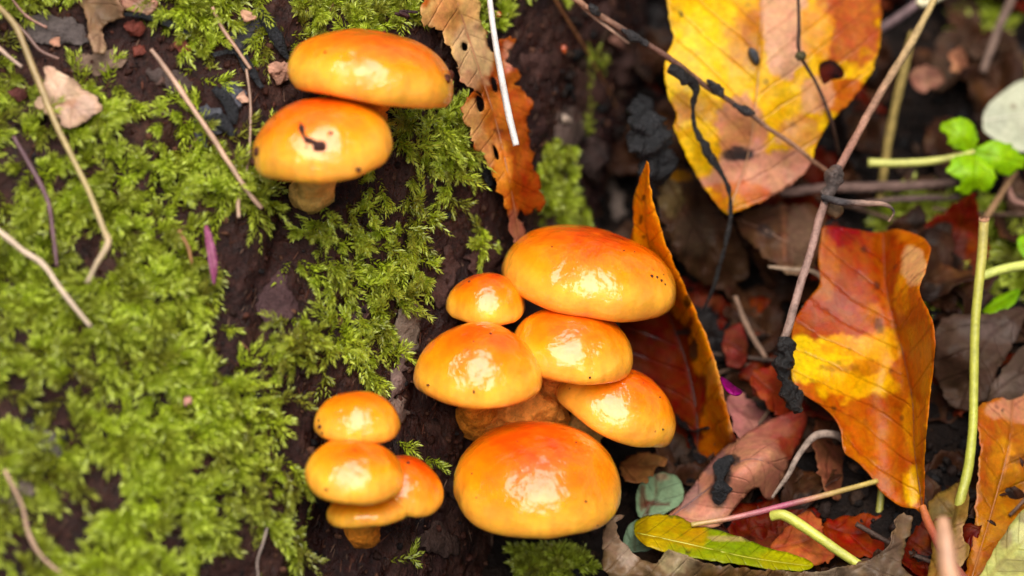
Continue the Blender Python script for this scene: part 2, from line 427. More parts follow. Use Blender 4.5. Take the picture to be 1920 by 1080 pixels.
def lump(name, pts, rad, colr, mat='char', label=None, cat=None, parent=None, amp=0.5, freq=3.0, flat=0.7, lift=0.1, ns=18, group=None, seed=None):
    P = catmull(resolve(pts, lift), 10); n = len(P)
    rr = np.interp(np.linspace(0, 1, n), np.linspace(0, 1, len(rad)), rad)
    V, Fc = tube_mesh(P, rr, ns, 0, 0, flat)
    c = np.vstack([np.repeat(P, ns, axis=0), P[0], P[-1]])
    sd = seed if seed is not None else int(abs(P[0, 0] * 91 + P[0, 1] * 17) * 10) % 999
    d = V - c
    V = c + d * (1 + amp * (1.3 * fbm(V, freq, 2, sd) + 0.7 * np.abs(fbm(V, freq * 2.2, 3, sd + 3))))[:, None]
    pig = np.array(colr)[None] * (1 + 0.6 * fbm(V, 5, 3, sd))[:, None]
    o = mesh_obj(name, V, Fc, mat, parent=parent, pig=pig, base=None if parent is not None else P[0])
    if label: tag(o, label, cat, group)
    return o

def leaf_mesh(outline, wf, base, blobs=(), midrib=None, crumple=0.05, holes=(), jag=1.5, step=5.5, seed=0, sm=True, cfreq=0.9):
    ol = catmull(outline, 6, True) if sm else catmull(outline, 2, True)
    # resample the outline evenly
    dd = np.linalg.norm(np.roll(ol, -1, 0) - ol, axis=1); L = dd.sum(); m = max(24, int(L / step)); cum = np.concatenate([[0], np.cumsum(dd)])
    ss = np.linspace(0, L, m, endpoint=False); olc = np.vstack([ol, ol[:1]])
    ol = np.stack([np.interp(ss, cum, olc[:, 0]), np.interp(ss, cum, olc[:, 1])], 1)
    z0 = np.zeros((len(ol), 1))
    ol = ol + jag * np.stack([fbm(np.hstack([ol, z0]), 0.09, 3, seed + 1), fbm(np.hstack([ol, z0]), 0.09, 3, seed + 2)], 1) * 1.6
    lo, hi = ol.min(0), ol.max(0)
    gx, gy = np.meshgrid(np.arange(lo[0], hi[0], step), np.arange(lo[1], hi[1], step))
    g = np.stack([gx.ravel(), gy.ravel()], 1) + rng.uniform(-0.25, 0.25, (gx.size, 2)) * step
    g = g[in_poly(g, ol)]
    hp = []
    for h in holes:
        h = catmull(h, 5, True); hp.append(h)
    if len(g):
        d2 = np.full(len(g), 1e9)
        for arr in [ol] + hp:
            for a in range(0, len(arr), 64): d2 = np.minimum(d2, ((g[:, None] - arr[None, a:a + 64]) ** 2).sum(-1).min(1))
        keep = d2 > (0.5 * step) ** 2
        for h in hp: keep &= ~in_poly(g, h)
        g = g[keep]
    pts = [ol] + hp + [g]; edges = []; off = 0
    for arr in pts[:-1]:
        k = len(arr); edges += [(off + a, off + (a + 1) % k) for a in range(k)]; off += k
    allp = np.vstack(pts)
    r = delaunay_2d_cdt([Vector(p) for p in allp], edges, [], 0, 1e-4)
    V2 = np.array([tuple(v) for v in r[0]]); T = np.array([f for f in r[2] if len(f) == 3])
    cen = V2[T].mean(1); k = in_poly(cen, ol)
    for h in hp: k &= ~in_poly(cen, h)
    T = T[k]
    used = np.unique(T); remap = -np.ones(len(V2), int); remap[used] = np.arange(len(used)); V2 = V2[used]; T = remap[T]
    a = V2[T]; ar = (a[:, 1, 0] - a[:, 0, 0]) * (a[:, 2, 1] - a[:, 0, 1]) - (a[:, 1, 1] - a[:, 0, 1]) * (a[:, 2, 0] - a[:, 0, 0])
    T[ar > 0] = T[ar > 0][:, ::-1]            # face the lens (picture y points down)
    q3 = np.hstack([V2 / 100, np.zeros((len(V2), 1))])
    w = wf(V2) + crumple * (fbm(q3, cfreq, 2, seed + 3) * 1.6 + 0.35 * fbm(q3, cfreq * 3.2, 2, seed + 4))
    # signed distance to the midrib
    uv = np.zeros((len(V2), 2))
    if midrib is not None:
        mr = catmull(midrib, 8); cl = np.concatenate([[0], np.cumsum(np.linalg.norm(np.diff(mr, axis=0), axis=1))])
        D2 = ((V2[:, None] - mr[None]) ** 2).sum(-1); kk = D2.argmin(1); tg = np.gradient(mr, axis=0); tg /= np.linalg.norm(tg, axis=1, keepdims=True)
        dv = V2 - mr[kk]; uv[:, 1] = (tg[kk, 0] * dv[:, 1] - tg[kk, 1] * dv[:, 0]) / 100; uv[:, 0] = (cl[kk] + (tg[kk] * dv).sum(1)) / 100
    else: uv = V2 / 100 + 7.0
    pig = np.tile(np.array(base, float), (len(V2), 1))
    nz = fbm(q3, 1.6, 4, seed + 6); nz2 = fbm(q3, 5.0, 3, seed + 8)
    pig = pig * (1 + 0.14 * nz2)[:, None]
    for (bx, by, rx, ry, c, st) in blobs:
        d = np.hypot((V2[:, 0] - bx) / rx, (V2[:, 1] - by) / ry) + 0.42 * nz + 0.28 * nz2
        k = (st * (1 - sstep(0.82, 1.08, d)))[:, None]
        pig = pig * (1 - k) + np.array(c)[None] * k
    return V2, w, T, uv, pig

def leaf(name, label, cat, outline, anchors, base, blobs=(), midrib=None, crumple=0.05, holes=(), jag=1.5, mat='leaf', fold=0.0, petiole=None,
         rib=0.0, rib_col=None, group=None, thick=0.016, seed=None, parent=None, step=5.5, sm=True, shape=None, cfreq=0.9):
    seed = seed if seed is not None else int(outline[0][0] * 3 + outline[0][1]) % 997
    if anchors and len(anchors[0]) == 2:      # laid on what lies beneath: lift given in cm
        A = []
        for (ax, ay), lf in anchors:
            h, n = GROUND.hit(ax, ay); q = h + n * lf; pp = to_pix(q[None])[0]; A.append((pp[0], pp[1], q[2]))
        anchors = A
    f0 = tps(anchors); mr = catmull(midrib, 8) if midrib is not None else None
    def wf(q):
        w = f0(q)
        if fold and mr is not None: w = w + fold * np.sqrt(((np.asarray(q)[:, None] - mr[None]) ** 2).sum(-1)).min(1) / 100
        if shape is not None: w = w + shape(np.asarray(q))
        return w
    V2, w, T, uv, pig = leaf_mesh(outline, wf, base, blobs, midrib, crumple, holes, jag, step, seed, sm, cfreq)
    P = Fa(V2, w); wz = to_world(P)[:, 2]; b = P[wz.argmin()]
    multi = parent is None and (petiole is not None or rib > 0)
    if multi:
        root = empty(name, b); tag(root, label, cat, group)
        o = mesh_obj('blade', P, T, mat, parent=root, pig=pig, uv=uv, solid=thick)
    else:
        root = mesh_obj(name, P, T, mat, parent=parent, pig=pig, uv=uv, solid=thick, base=None if parent is not None else b)
        if parent is None: tag(root, label, cat, group)
        o = root
    if rib > 0:
        tr = BVHTree.FromPolygons([tuple(v) for v in P], [tuple(int(x) for x in t) for t in T])
        rp = []
        for q in catmull(midrib, 5):
            d = Vector(F(q[0], q[1], 0)) - Vector((0, 0, DIST)); d.normalize(); h = tr.ray_cast(Vector((0, 0, DIST)), d)
            if h[0] is not None: rp.append(np.array(h[0]) + np.array([0, 0, rib * 0.15]))
        if len(rp) > 3:
            rp = np.array(rp); rr = rib * np.linspace(1.0, 0.45, len(rp)); V, Fc = tube_mesh(rp, rr, 6, 0.1, seed)
            mesh_obj('midrib', V, Fc, 'straw', parent=root if multi else o, pig=np.tile(np.array(rib_col or base), (len(V), 1)))
    if petiole is not None:
        tube('petiole', petiole[0], petiole[1], petiole[2], parent=root if multi else o, wig=0.01, cols=petiole[3] if len(petiole) > 3 else None)
    return root
# ------------------------------------------------------------------ unseen young trees, added to block low sky and shape the cap reflections
def leaf_cloud_material():
    m, t, nd, lk = new_mat('unseen_tree_leaf')
    at = N(t, 'ShaderNodeAttribute', attribute_name='pigment')
    p = N(t, 'ShaderNodeBsdfPrincipled'); lk.new(at.outputs['Color'], p.inputs['Base Color']); p.inputs['Roughness'].default_value = 0.5
    tr = N(t, 'ShaderNodeBsdfTranslucent'); lk.new(at.outputs['Color'], tr.inputs[0]); mx = N(t, 'ShaderNodeMixShader'); mx.inputs[0].default_value = 0.35
    lk.new(p.outputs[0], mx.inputs[1]); lk.new(tr.outputs[0], mx.inputs[2]); lk.new(mx.outputs[0], N(t, 'ShaderNodeOutputMaterial').inputs[0]); return m
MAT['unseen_crown'] = leaf_cloud_material()
def unseen_tree(label, x, y, h, spread, seed, lean):
    r = np.random.default_rng(seed); base = np.array([x, y, -0.08])
    root = bpy.data.objects.new('tree', None); col.objects.link(root); root.location = Vector(base); tag(root, label, 'tree', None)
    top = base + np.array([lean[0], lean[1], h]); path = catmull([base, base * 0.55 + top * 0.45 + r.normal(size=3) * 0.06, top], 8)
    def wtube(name, path, rad, parent):
        V, Fc = tube_mesh(path, rad, 9, 0.06, seed); return mesh_obj(name, V, Fc, 'twig', parent=parent, world=True, pig=np.tile(np.array([0.10, 0.075, 0.055]), (len(V), 1)))
    trunk = wtube('trunk', path, np.linspace(0.075, 0.02, len(path)), root)
    C = []
    for k in range(16):
        s = r.uniform(0.45, 0.98); p0 = path[int(s * (len(path) - 1))]; a = r.uniform(0, 6.28); L = spread * r.uniform(0.5, 1.05) * (1.2 - 0.5 * s)
        p2 = p0 + np.array([math.cos(a) * L, math.sin(a) * L, r.uniform(0.05, 0.5)]); p1 = p0 * 0.5 + p2 * 0.5 + np.array([0, 0, 0.10])
        if k < 11: wtube('limb', catmull([p0, p1, p2], 5), np.linspace(0.022, 0.006, 11), root)
        for q in np.linspace(0.25, 1.1, 9): C.append((p0 * (1 - q) + p2 * q + r.normal(size=3) * 0.10, r.uniform(0.12, 0.26)))
    P = []
    for c, rad in C: P.append(c + r.normal(size=(46, 3)) * rad * np.array([1, 1, 0.6]))
    P = np.concatenate(P); hr = np.hypot(P[:, 0] - 0.02, P[:, 1] + 0.10 * P[:, 2]); edge = 0.60 + 0.26 * fbm(P, 2.2, 3, 77)
    P = P[hr / P[:, 2] > edge]                # leaves cut away around the sun's direction, which shapes the cap highlights
    n = len(P); a1 = r.normal(size=(n, 3)); a1[:, 2] *= 0.35; a1 /= np.linalg.norm(a1, axis=1, keepdims=True); a2 = np.cross(a1, r.normal(size=(n, 3)) * 0.4 + [0, 0, 1]); a2 /= np.linalg.norm(a2, axis=1, keepdims=True)
    s = r.uniform(0.03, 0.06, (n, 1)); V = np.stack([P - a1 * s, P - a1 * s * 0.2 + a2 * s * 0.5, P + a1 * s * 1.1, P - a1 * s * 0.2 - a2 * s * 0.5], 1).reshape(-1, 3); k = np.arange(n)[:, None] * 4
    c = np.repeat(np.array([[0.07, 0.10, 0.02]]) * r.uniform(0.5, 1.6, (n, 1)) + np.array([[0.09, 0.045, 0.0]]) * r.random((n, 1)), 4, 0)
    mesh_obj('crown', V, np.concatenate([k + [[0, 1, 2]], k + [[0, 2, 3]]]), 'unseen_crown', parent=root, world=True, pig=c, smooth=False)
for lab, x, y, h, sp, sd, ln in [('unseen young tree added to shape the light, rising beyond the log, its leafy crown leaning over it', -1.35, 1.25, 3.3, 1.25, 1, (0.3, -0.2)), ('unseen young tree added to shape the light, beyond the big yellow leaf', 1.45, 1.1, 3.0, 1.25, 2, (-0.2, -0.1)),
                                 ('unseen young tree added to shape the light, farther along the ground on the litter side', 1.6, -0.9, 3.2, 1.25, 3, (-0.2, 0.1)), ('unseen young tree added to shape the light, on the mossy side of the log', -1.7, -0.6, 3.1, 1.25, 4, (0.2, 0.1)), ('unseen young tree added to shape the light, far behind the place the clump faces', 0.1, -2.7, 3.2, 1.3, 5, (0.0, 0.25))]:
    unseen_tree(lab, x, y, h, sp, sd, ln)

scene.cycles.use_denoising = True
scene.cycles.max_bounces = 8; scene.cycles.transparent_max_bounces = 4

# ------------------------------------------------------------------ mushrooms
CAP_STOPS = np.array([[0.0, 0.68, 0.075, 0.001], [0.2, 0.74, 0.11, 0.001], [0.42, 0.80, 0.165, 0.001], [0.62, 0.86, 0.25, 0.004], [0.82, 0.90, 0.38, 0.03], [1.0, 0.89, 0.37, 0.035]])  # margin pigment is paler, lifted further in place of missing ground bounce
def mushroom(label, px, py, wd, ht, roll, e, w, base, seed, stem_r=(0.36, 0.27), red=0.0, group=None, specks=(), power=2.15, conic=1.08, stem_col=None, bend=None):
    e = R_(e); roll = R_(roll); R = wd / 200.0 * (DIST - w) / DIST; h = 0.93 * ht / 100.0 * (DIST - w) / DIST
    lowr = 0.10 * R * math.cos(e); q = (h - lowr - R * math.sin(e)) ** 2 - (R * math.sin(e)) ** 2
    H = math.sqrt(max(q, (0.30 * R) ** 2)) / math.cos(e); H = min(max(H, 0.42 * R), 1.0 * R)
    up2 = np.array([-math.sin(roll), math.cos(roll), 0.0])
    ex = np.array([math.cos(roll), math.sin(roll), 0.0]); ay = up2 * math.cos(e) + np.array([0, 0, math.sin(e)]); ez = np.cross(ex, ay)
    c = F(px, py, w) + up2 * (-h / 2 + R * math.sin(e) + lowr + 0.02 * R)
    prof = []
    for t in np.linspace(0, 1, 26):
        ph = t * math.pi / 2; r = math.sin(ph) ** (2 / power); z = H / R * max(math.cos(ph), 0) ** conic; prof.append((r, z, t * 0.97))
    prof += [(0.997, -0.05, 0.98), (0.98, -0.10, 0.985), (0.948, -0.142, 0.99), (0.90, -0.165, 1.0), (0.85, -0.165, 1.0), (0.81, -0.14, 1.0)]
    na = 120; V = []; tt = []
    for r, z, t in prof:
        for k in range(na):
            a = 2 * math.pi * k / na; V.append((r * math.cos(a), z, r * math.sin(a))); tt.append(t)
    V = np.array(V); tt = np.array(tt); V[:na] *= [0.25, 1, 0.25]
    top = len(V); V = np.vstack([V, [0, H / R, 0]]); tt = np.append(tt, 0)
    nz = fbm(V + seed * 3.1, 0.9, 2, seed); nz2 = fbm(V + seed * 3.1, 2.6, 3, seed + 4)
    k = 1 + 0.075 * nz + 0.024 * nz2; edge = fbm(np.stack([V[:, 0], V[:, 2], np.zeros(len(V))], 1) * 1.0 + seed, 1.3, 2, seed + 2)
    L = V * k[:, None]; L[:, 1] += 0.10 * edge * np.clip(np.hypot(V[:, 0], V[:, 2]), 0, 1) ** 3
    P = c + R * (L[:, :1] * ex + L[:, 1:2] * ay + L[:, 2:3] * ez)
    Fc = []
    for i in range(len(prof) - 1):
        for k2 in range(na): Fc.append((i * na + k2, i * na + (k2 + 1) % na, (i + 1) * na + (k2 + 1) % na, (i + 1) * na + k2))
    Fc += [(top, (k2 + 1) % na, k2) for k2 in range(na)]
    # stem
    if len(base) == 2:
        hb, nb = GROUND.hit(*base); pb = hb - nb * 0.7
    else: pb = F(*base)
    root = empty('mushroom', pb); tag(root, label, 'mushroom', group)
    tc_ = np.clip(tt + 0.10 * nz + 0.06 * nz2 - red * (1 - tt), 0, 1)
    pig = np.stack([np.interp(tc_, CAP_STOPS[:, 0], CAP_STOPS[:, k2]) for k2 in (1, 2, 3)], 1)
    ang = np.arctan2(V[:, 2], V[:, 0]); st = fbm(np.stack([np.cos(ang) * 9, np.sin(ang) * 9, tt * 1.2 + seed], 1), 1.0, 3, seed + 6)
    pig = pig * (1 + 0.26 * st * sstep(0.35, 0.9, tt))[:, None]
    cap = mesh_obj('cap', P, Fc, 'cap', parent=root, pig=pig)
    # gills: thin radial blades under the cap
    GV, GF, ng = [], [], 90
    for k2 in range(ng):
        a = 2 * math.pi * k2 / ng; ca, sa = math.cos(a), math.sin(a); da = 0.010
        for r, zt, zb in ((0.84, -0.10, -0.145), (0.55, 0.10, -0.08), (0.16, 0.20, 0.03)):
            for s_ in (-1, 1): GV.append((r * ca - s_ * da * sa, zb, r * sa + s_ * da * ca))
        b0 = k2 * 6
        for i in (0, 2): GF.append((b0 + i, b0 + i + 1, b0 + i + 3, b0 + i + 2))
    # membrane that carries the gills
    m0 = len(GV)
    for r, z in ((0.84, -0.135), (0.55, -0.05), (0.10, 0.06)):
        for k2 in range(na): a = 2 * math.pi * k2 / na; GV.append((r * math.cos(a), z, r * math.sin(a)))
    for i in (0, 1):
        for k2 in range(na): GF.append((m0 + i * na + k2, m0 + (i + 1) * na + k2, m0 + (i + 1) * na + (k2 + 1) % na, m0 + i * na + (k2 + 1) % na))
    GV = np.array(GV); GP = c + R * (GV[:, :1] * ex + GV[:, 1:2] * ay + GV[:, 2:3] * ez)
    mesh_obj('gills', GP, GF, 'stem', parent=root, pig=np.tile(np.array([0.75, 0.32, 0.05]), (len(GP), 1)))
    end = c + ay * (0.12 * R)
    mid = pb * 0.45 + end * 0.55 - ay * (0.18 * np.linalg.norm(end - pb)) + (np.array(bend) if bend else 0)
    path = catmull([pb, mid, end], 14); n = len(path)
    rr = np.interp(np.linspace(0, 1, n), [0, 0.25, 0.7, 1], [stem_r[0] * 1.15, stem_r[0], stem_r[1], stem_r[1] * 1.15])
    SV, SF = tube_mesh(path, rr, 24, 0.26, seed, 1.0)
    s01 = np.concatenate([np.repeat(np.linspace(0, 1, n), 24), [0, 1]]); sc_ = np.array(stem_col or [(0.50, 0.16, 0.03), (0.82, 0.25, 0.02), (0.88, 0.27, 0.012)])
    sp = np.stack([np.interp(s01, np.linspace(0, 1, 3), sc_[:, k2]) for k2 in range(3)], 1) * (1 + 0.6 * fbm(SV, 4, 3, seed))[:, None]
    mesh_obj('stem', SV, SF, 'stem', parent=root, pig=sp)
    # bits of dirt stuck to the skin
    tr = BVHTree.FromPolygons([tuple(v) for v in P], Fc)
    def on(x, y, lift=0.0):
        d = Vector(F(x, y, 0)) - Vector((0, 0, DIST)); d.normalize(); hh = tr.ray_cast(Vector((0, 0, DIST)), d)
        if hh[0] is None: return None
        return np.array(hh[0]) + np.array(hh[1]) * lift * (1 if hh[1].z > 0 else -1)
    for (sx, sy, sr) in specks:
        p = on(sx, sy)
        if p is None: continue
        r3 = np.random.default_rng(int(sx * 7 + sy)); t3 = r3.normal(size=3); t3 /= np.linalg.norm(t3); t3[2] *= 0.2
        pts = [p - t3 * sr * 0.9, p, p + t3 * sr * 0.9]
        V3, F3 = tube_mesh(catmull(pts, 2), [sr * 0.35, sr * 0.75, sr, sr * 0.8, sr * 0.3], 7, 0.5, int(sx))
        mesh_obj('dirt_fleck', V3, F3, 'char', parent=cap, pig=np.tile(np.array([0.09, 0.022, 0.012]), (len(V3), 1)))
    return root, cap, on

UP = 'pair of mushrooms high on the mossy log'
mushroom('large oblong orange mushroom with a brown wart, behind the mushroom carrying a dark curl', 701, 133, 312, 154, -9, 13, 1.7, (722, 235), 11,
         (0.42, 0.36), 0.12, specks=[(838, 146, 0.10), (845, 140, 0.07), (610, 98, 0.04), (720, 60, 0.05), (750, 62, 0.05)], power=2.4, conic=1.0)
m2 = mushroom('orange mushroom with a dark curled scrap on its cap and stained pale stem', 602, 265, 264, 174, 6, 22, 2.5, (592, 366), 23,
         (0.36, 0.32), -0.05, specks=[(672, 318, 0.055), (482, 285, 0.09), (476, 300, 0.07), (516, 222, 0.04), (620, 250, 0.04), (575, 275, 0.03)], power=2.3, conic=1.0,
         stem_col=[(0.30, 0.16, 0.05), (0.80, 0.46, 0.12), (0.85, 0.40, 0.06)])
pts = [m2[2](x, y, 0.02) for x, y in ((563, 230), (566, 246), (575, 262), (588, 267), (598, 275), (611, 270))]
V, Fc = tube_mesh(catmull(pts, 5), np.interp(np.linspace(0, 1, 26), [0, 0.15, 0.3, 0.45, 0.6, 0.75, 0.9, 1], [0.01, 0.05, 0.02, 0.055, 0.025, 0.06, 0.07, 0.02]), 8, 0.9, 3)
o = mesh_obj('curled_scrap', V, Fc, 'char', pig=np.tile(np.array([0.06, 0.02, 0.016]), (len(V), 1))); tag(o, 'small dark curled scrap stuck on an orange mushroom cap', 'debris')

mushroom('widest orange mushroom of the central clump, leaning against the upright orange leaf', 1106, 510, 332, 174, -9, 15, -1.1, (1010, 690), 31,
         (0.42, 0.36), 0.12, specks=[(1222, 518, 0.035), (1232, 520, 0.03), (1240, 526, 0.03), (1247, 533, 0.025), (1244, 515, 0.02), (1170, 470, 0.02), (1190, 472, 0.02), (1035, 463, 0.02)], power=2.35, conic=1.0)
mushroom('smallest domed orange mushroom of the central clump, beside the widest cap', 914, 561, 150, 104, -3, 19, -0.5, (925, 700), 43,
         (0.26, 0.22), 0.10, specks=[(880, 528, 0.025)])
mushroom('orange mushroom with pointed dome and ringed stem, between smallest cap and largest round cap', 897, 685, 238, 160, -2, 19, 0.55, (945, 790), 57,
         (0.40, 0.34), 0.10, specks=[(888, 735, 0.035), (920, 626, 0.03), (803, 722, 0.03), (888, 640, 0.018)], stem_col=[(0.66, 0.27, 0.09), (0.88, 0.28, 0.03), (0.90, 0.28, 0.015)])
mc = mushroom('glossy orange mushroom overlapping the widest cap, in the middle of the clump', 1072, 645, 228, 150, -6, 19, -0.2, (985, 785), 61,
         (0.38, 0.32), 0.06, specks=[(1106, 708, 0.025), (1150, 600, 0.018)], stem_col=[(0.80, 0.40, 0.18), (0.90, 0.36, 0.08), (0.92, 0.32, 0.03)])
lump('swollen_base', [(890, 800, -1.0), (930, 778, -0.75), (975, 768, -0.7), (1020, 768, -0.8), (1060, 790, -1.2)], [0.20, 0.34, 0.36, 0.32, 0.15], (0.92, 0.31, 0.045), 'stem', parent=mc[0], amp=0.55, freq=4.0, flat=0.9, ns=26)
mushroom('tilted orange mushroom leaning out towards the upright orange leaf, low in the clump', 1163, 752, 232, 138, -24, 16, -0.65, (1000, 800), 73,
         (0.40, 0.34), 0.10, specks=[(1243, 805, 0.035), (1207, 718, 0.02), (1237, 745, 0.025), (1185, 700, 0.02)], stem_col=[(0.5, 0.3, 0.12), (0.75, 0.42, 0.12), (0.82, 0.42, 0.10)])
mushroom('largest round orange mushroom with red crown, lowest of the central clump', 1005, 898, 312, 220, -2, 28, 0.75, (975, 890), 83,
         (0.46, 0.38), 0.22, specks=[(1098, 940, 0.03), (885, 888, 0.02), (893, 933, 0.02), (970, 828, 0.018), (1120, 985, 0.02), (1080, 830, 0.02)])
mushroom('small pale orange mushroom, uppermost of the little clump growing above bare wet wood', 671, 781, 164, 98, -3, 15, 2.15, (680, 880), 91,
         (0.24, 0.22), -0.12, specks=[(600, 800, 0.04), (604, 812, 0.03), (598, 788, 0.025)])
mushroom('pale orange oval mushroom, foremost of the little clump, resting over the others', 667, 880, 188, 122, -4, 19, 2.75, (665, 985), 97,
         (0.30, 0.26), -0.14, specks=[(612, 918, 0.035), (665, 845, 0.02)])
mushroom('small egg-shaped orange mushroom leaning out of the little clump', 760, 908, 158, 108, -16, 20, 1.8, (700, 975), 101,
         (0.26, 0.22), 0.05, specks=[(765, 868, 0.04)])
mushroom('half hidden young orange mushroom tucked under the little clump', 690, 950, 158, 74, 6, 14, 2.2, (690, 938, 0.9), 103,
         (0.26, 0.24), 0.0)

# ------------------------------------------------------------------ moss
MOSS_POS = [(120, 330, 330, 200), (330, 270, 130, 150), (230, 480, 260, 150), (60, 620, 260, 190), (310, 640, 200, 160), (400, 740, 160, 130), (300, 900, 200, 190), (80, 960, 210, 190),
            (440, 930, 110, 120), (620, 470, 150, 80), (720, 500, 75, 95), (550, 650, 110, 75), (650, 650, 85, 60), (705, 620, 40, 60), (530, 720, 90, 80), (800, 260, 75, 90), (755, 345, 90, 60),
            (872, 445, 45, 28), (690, 400, 110, 50), (685, 15, 100, 45), (600, 5, 60, 45), (335, 20, 45, 60), (360, 60, 30, 35), (878, 15, 26, 45), (425, 5, 30, 20), (545, 80, 40, 30), (480, 90, 30, 40),
            (1035, 330, 34, 80), (1062, 400, 40, 35), (612, 740, 36, 45), (500, 895, 40, 60), (555, 1030, 18, 50), (1180, 300, 12, 12), (1040, 1060, 80, 32), (745, 1058, 30, 16), (800, 850, 10, 14), (395, 130, 40, 40),
            (-250, 500, 340, 700), (400, -60, 700, 60), (200, 1180, 500, 100), (470, 260, 60, 60), (450, 360, 60, 50), (640, 200, 40, 40), (930, 30, 16, 20), (740, 830, 16, 12)]
MOSS_NEG = [(470, 570, 85, 65, 1.4), (420, 520, 40, 60, 1.0), (190, 900, 75, 60, 1.0), (705, 560, 40, 25, 0.5), (160, 90, 190, 70, 2.0), (300, 170, 60, 40, 1.0), (30, 990, 50, 50, 0.7), (450, 1040, 60, 50, 1.0),
            (820, 330, 26, 26, 0.6), (440, 180, 60, 80, 1.2), (590, 850, 60, 160, 1.0), (100, 790, 60, 40, 0.6), (390, 860, 30, 40, 0.6), (60, 320, 36, 40, 0.6), (720, 700, 30, 40, 0.6)]
def moss_density(pix, p3, gapped=True):
    d = np.zeros(len(pix)); nz = 0.30 * fbm(p3, 0.9, 3, 40)
    for x, y, rx, ry in MOSS_POS:
        q = np.hypot((pix[:, 0] - x) / rx, (pix[:, 1] - y) / ry); d = np.maximum(d, 1 - sstep(0.75, 1.12, q + nz))
    for x, y, rx, ry, s in MOSS_NEG:
        q = np.hypot((pix[:, 0] - x) / rx, (pix[:, 1] - y) / ry); d = d - s * (1 - sstep(0.6, 1.1, q + nz))
    gaps = fbm(p3, 1.25, 4, 55)
    if gapped: d = d * (0.03 + 0.97 * sstep(-0.10, 0.20, gaps + 0.13))
    return np.clip(d, 0, 1)
def sample_faces(P, f, n, r):
    a, b, c, d = P[f[:, 0]], P[f[:, 1]], P[f[:, 2]], P[f[:, 3]]
    nn = np.cross(c - a, d - b); ar = np.linalg.norm(nn, axis=1) / 2; nrm = nn / (2 * ar[:, None] + 1e-12)
    k = r.choice(len(f), n, p=ar / ar.sum()); u, v = r.random((2, n, 1))
    p = (a[k] * (1 - u) + b[k] * u) * (1 - v) + (d[k] * (1 - u) + c[k] * u) * v
    return p, nrm[k]
def shoots_mesh(p, nrm, r, length, nl=22, flow=(0.25, -0.55, 0.0), bright=None, leaf_len=0.115, branch=True):
    """feathery moss shoots: curved axis closely set with narrow pointed leaflets"""
    n = len(p)
    rnd = r.normal(size=(n, 3)); tan = rnd + np.array(flow) * 1.2; tan -= (tan * nrm).sum(1, keepdims=True) * nrm
    tan /= np.linalg.norm(tan, axis=1, keepdims=True) + 1e-9
    lift = r.uniform(0.25, 1.1, (n, 1)); d0 = tan + nrm * lift; d0 /= np.linalg.norm(d0, axis=1, keepdims=True)
    bend = (tan * 0.6 - nrm * r.uniform(0.1, 0.7, (n, 1)) + r.normal(size=(n, 3)) * 0.25)
    L = length * (0.35 + 1.0 * r.random(n) ** 1.3)
    hue = r.random(n); P0, D0, B0, L0, H0 = [p], [d0], [bend], [L], [hue]
    if branch:
        for q in range(3):
            k = r.random(n) < 0.75; s = r.uniform(0.25, 0.75, n)[:, None]
            bp = p + d0 * L[:, None] * s + bend * L[:, None] * s * s * 0.5
            tg = d0 + bend * s; side = np.cross(tg, nrm) * (1 if q % 2 else -1); bd = tg * 0.8 + side * 0.8 + r.normal(size=(n, 3)) * 0.15; bd /= np.linalg.norm(bd, axis=1, keepdims=True)
            P0.append(bp[k]); D0.append(bd[k]); B0.append((bend * 0.7)[k]); L0.append((L * r.uniform(0.3, 0.55, n))[k]); H0.append(hue[k])
    P0, D0, B0, L0, H0 = (np.concatenate(x) for x in (P0, D0, B0, L0, H0)); m = len(P0)
    s = (np.arange(nl) + 0.5) / nl; s = s ** 0.9
    S_ = s[None, :, None]; ctr = P0[:, None] + D0[:, None] * (L0[:, None, None] * S_) + B0[:, None] * (L0[:, None, None] * S_ * S_ * 0.5)
    tg = D0[:, None] + B0[:, None] * S_; tg = tg / np.linalg.norm(tg, axis=2, keepdims=True)
    ref = np.array([0.3, 0.5, 0.81]); a = np.cross(tg, ref); a /= np.linalg.norm(a, axis=2, keepdims=True) + 1e-9; b = np.cross(tg, a)
    ang = (np.arange(nl) * 2.39996)[None, :] + r.uniform(0, 6.28, (m, 1)) + r.normal(size=(m, nl)) * 0.25
    rad = np.cos(ang)[..., None] * a + np.sin(ang)[..., None] * b
    op = (np.radians(62) * (1 - 0.65 * s ** 2.5))[None, :, None] + r.normal(size=(m, nl, 1)) * 0.14
    ld = tg * np.cos(op) + rad * np.sin(op)
    sz = (leaf_len * np.interp(L0, [0.1, 0.6], [0.7, 1.1])[:, None] * (0.75 + 0.45 * np.sin(s * 3.0))[None] * r.uniform(0.75, 1.2, (m, nl)))[..., None]
    wv = np.cross(ld, rad); wv /= np.linalg.norm(wv, axis=2, keepdims=True) + 1e-9; cup = np.cross(wv, ld)
    v0 = ctr; v1 = ctr + ld * sz * 0.42 + wv * sz * 0.17 + cup * sz * 0.10; v2 = ctr + ld * sz * 0.42 - wv * sz * 0.17 + cup * sz * 0.10
    v3 = ctr + ld * sz + tg * sz * 0.18; v4 = ctr + ld * sz * 0.45 - cup * sz * 0.02
    V = np.stack([v0, v1, v4, v2, v3], 2).reshape(-1, 3); k = np.arange(m * nl)[:, None] * 5
    T = np.concatenate([k + [[0, 1, 2]], k + [[0, 2, 3]], k + [[1, 4, 2]], k + [[2, 4, 3]]])
    c_old = np.array([0.17, 0.15, 0.015]); c_mid = np.array([0.42, 0.52, 0.014]); c_new_glint = np.array([0.84, 0.92, 0.18])  # tip tone is pale new growth, brightened further to paint in highlights
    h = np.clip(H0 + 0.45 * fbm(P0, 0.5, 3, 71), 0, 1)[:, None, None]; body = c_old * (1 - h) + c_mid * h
    tip = (s ** 1.8)[None, :, None] * (0.35 + 0.65 * H0[:, None, None]); colr = body * (1 - tip) + (c_mid * 0.4 + c_new_glint * 0.6) * tip
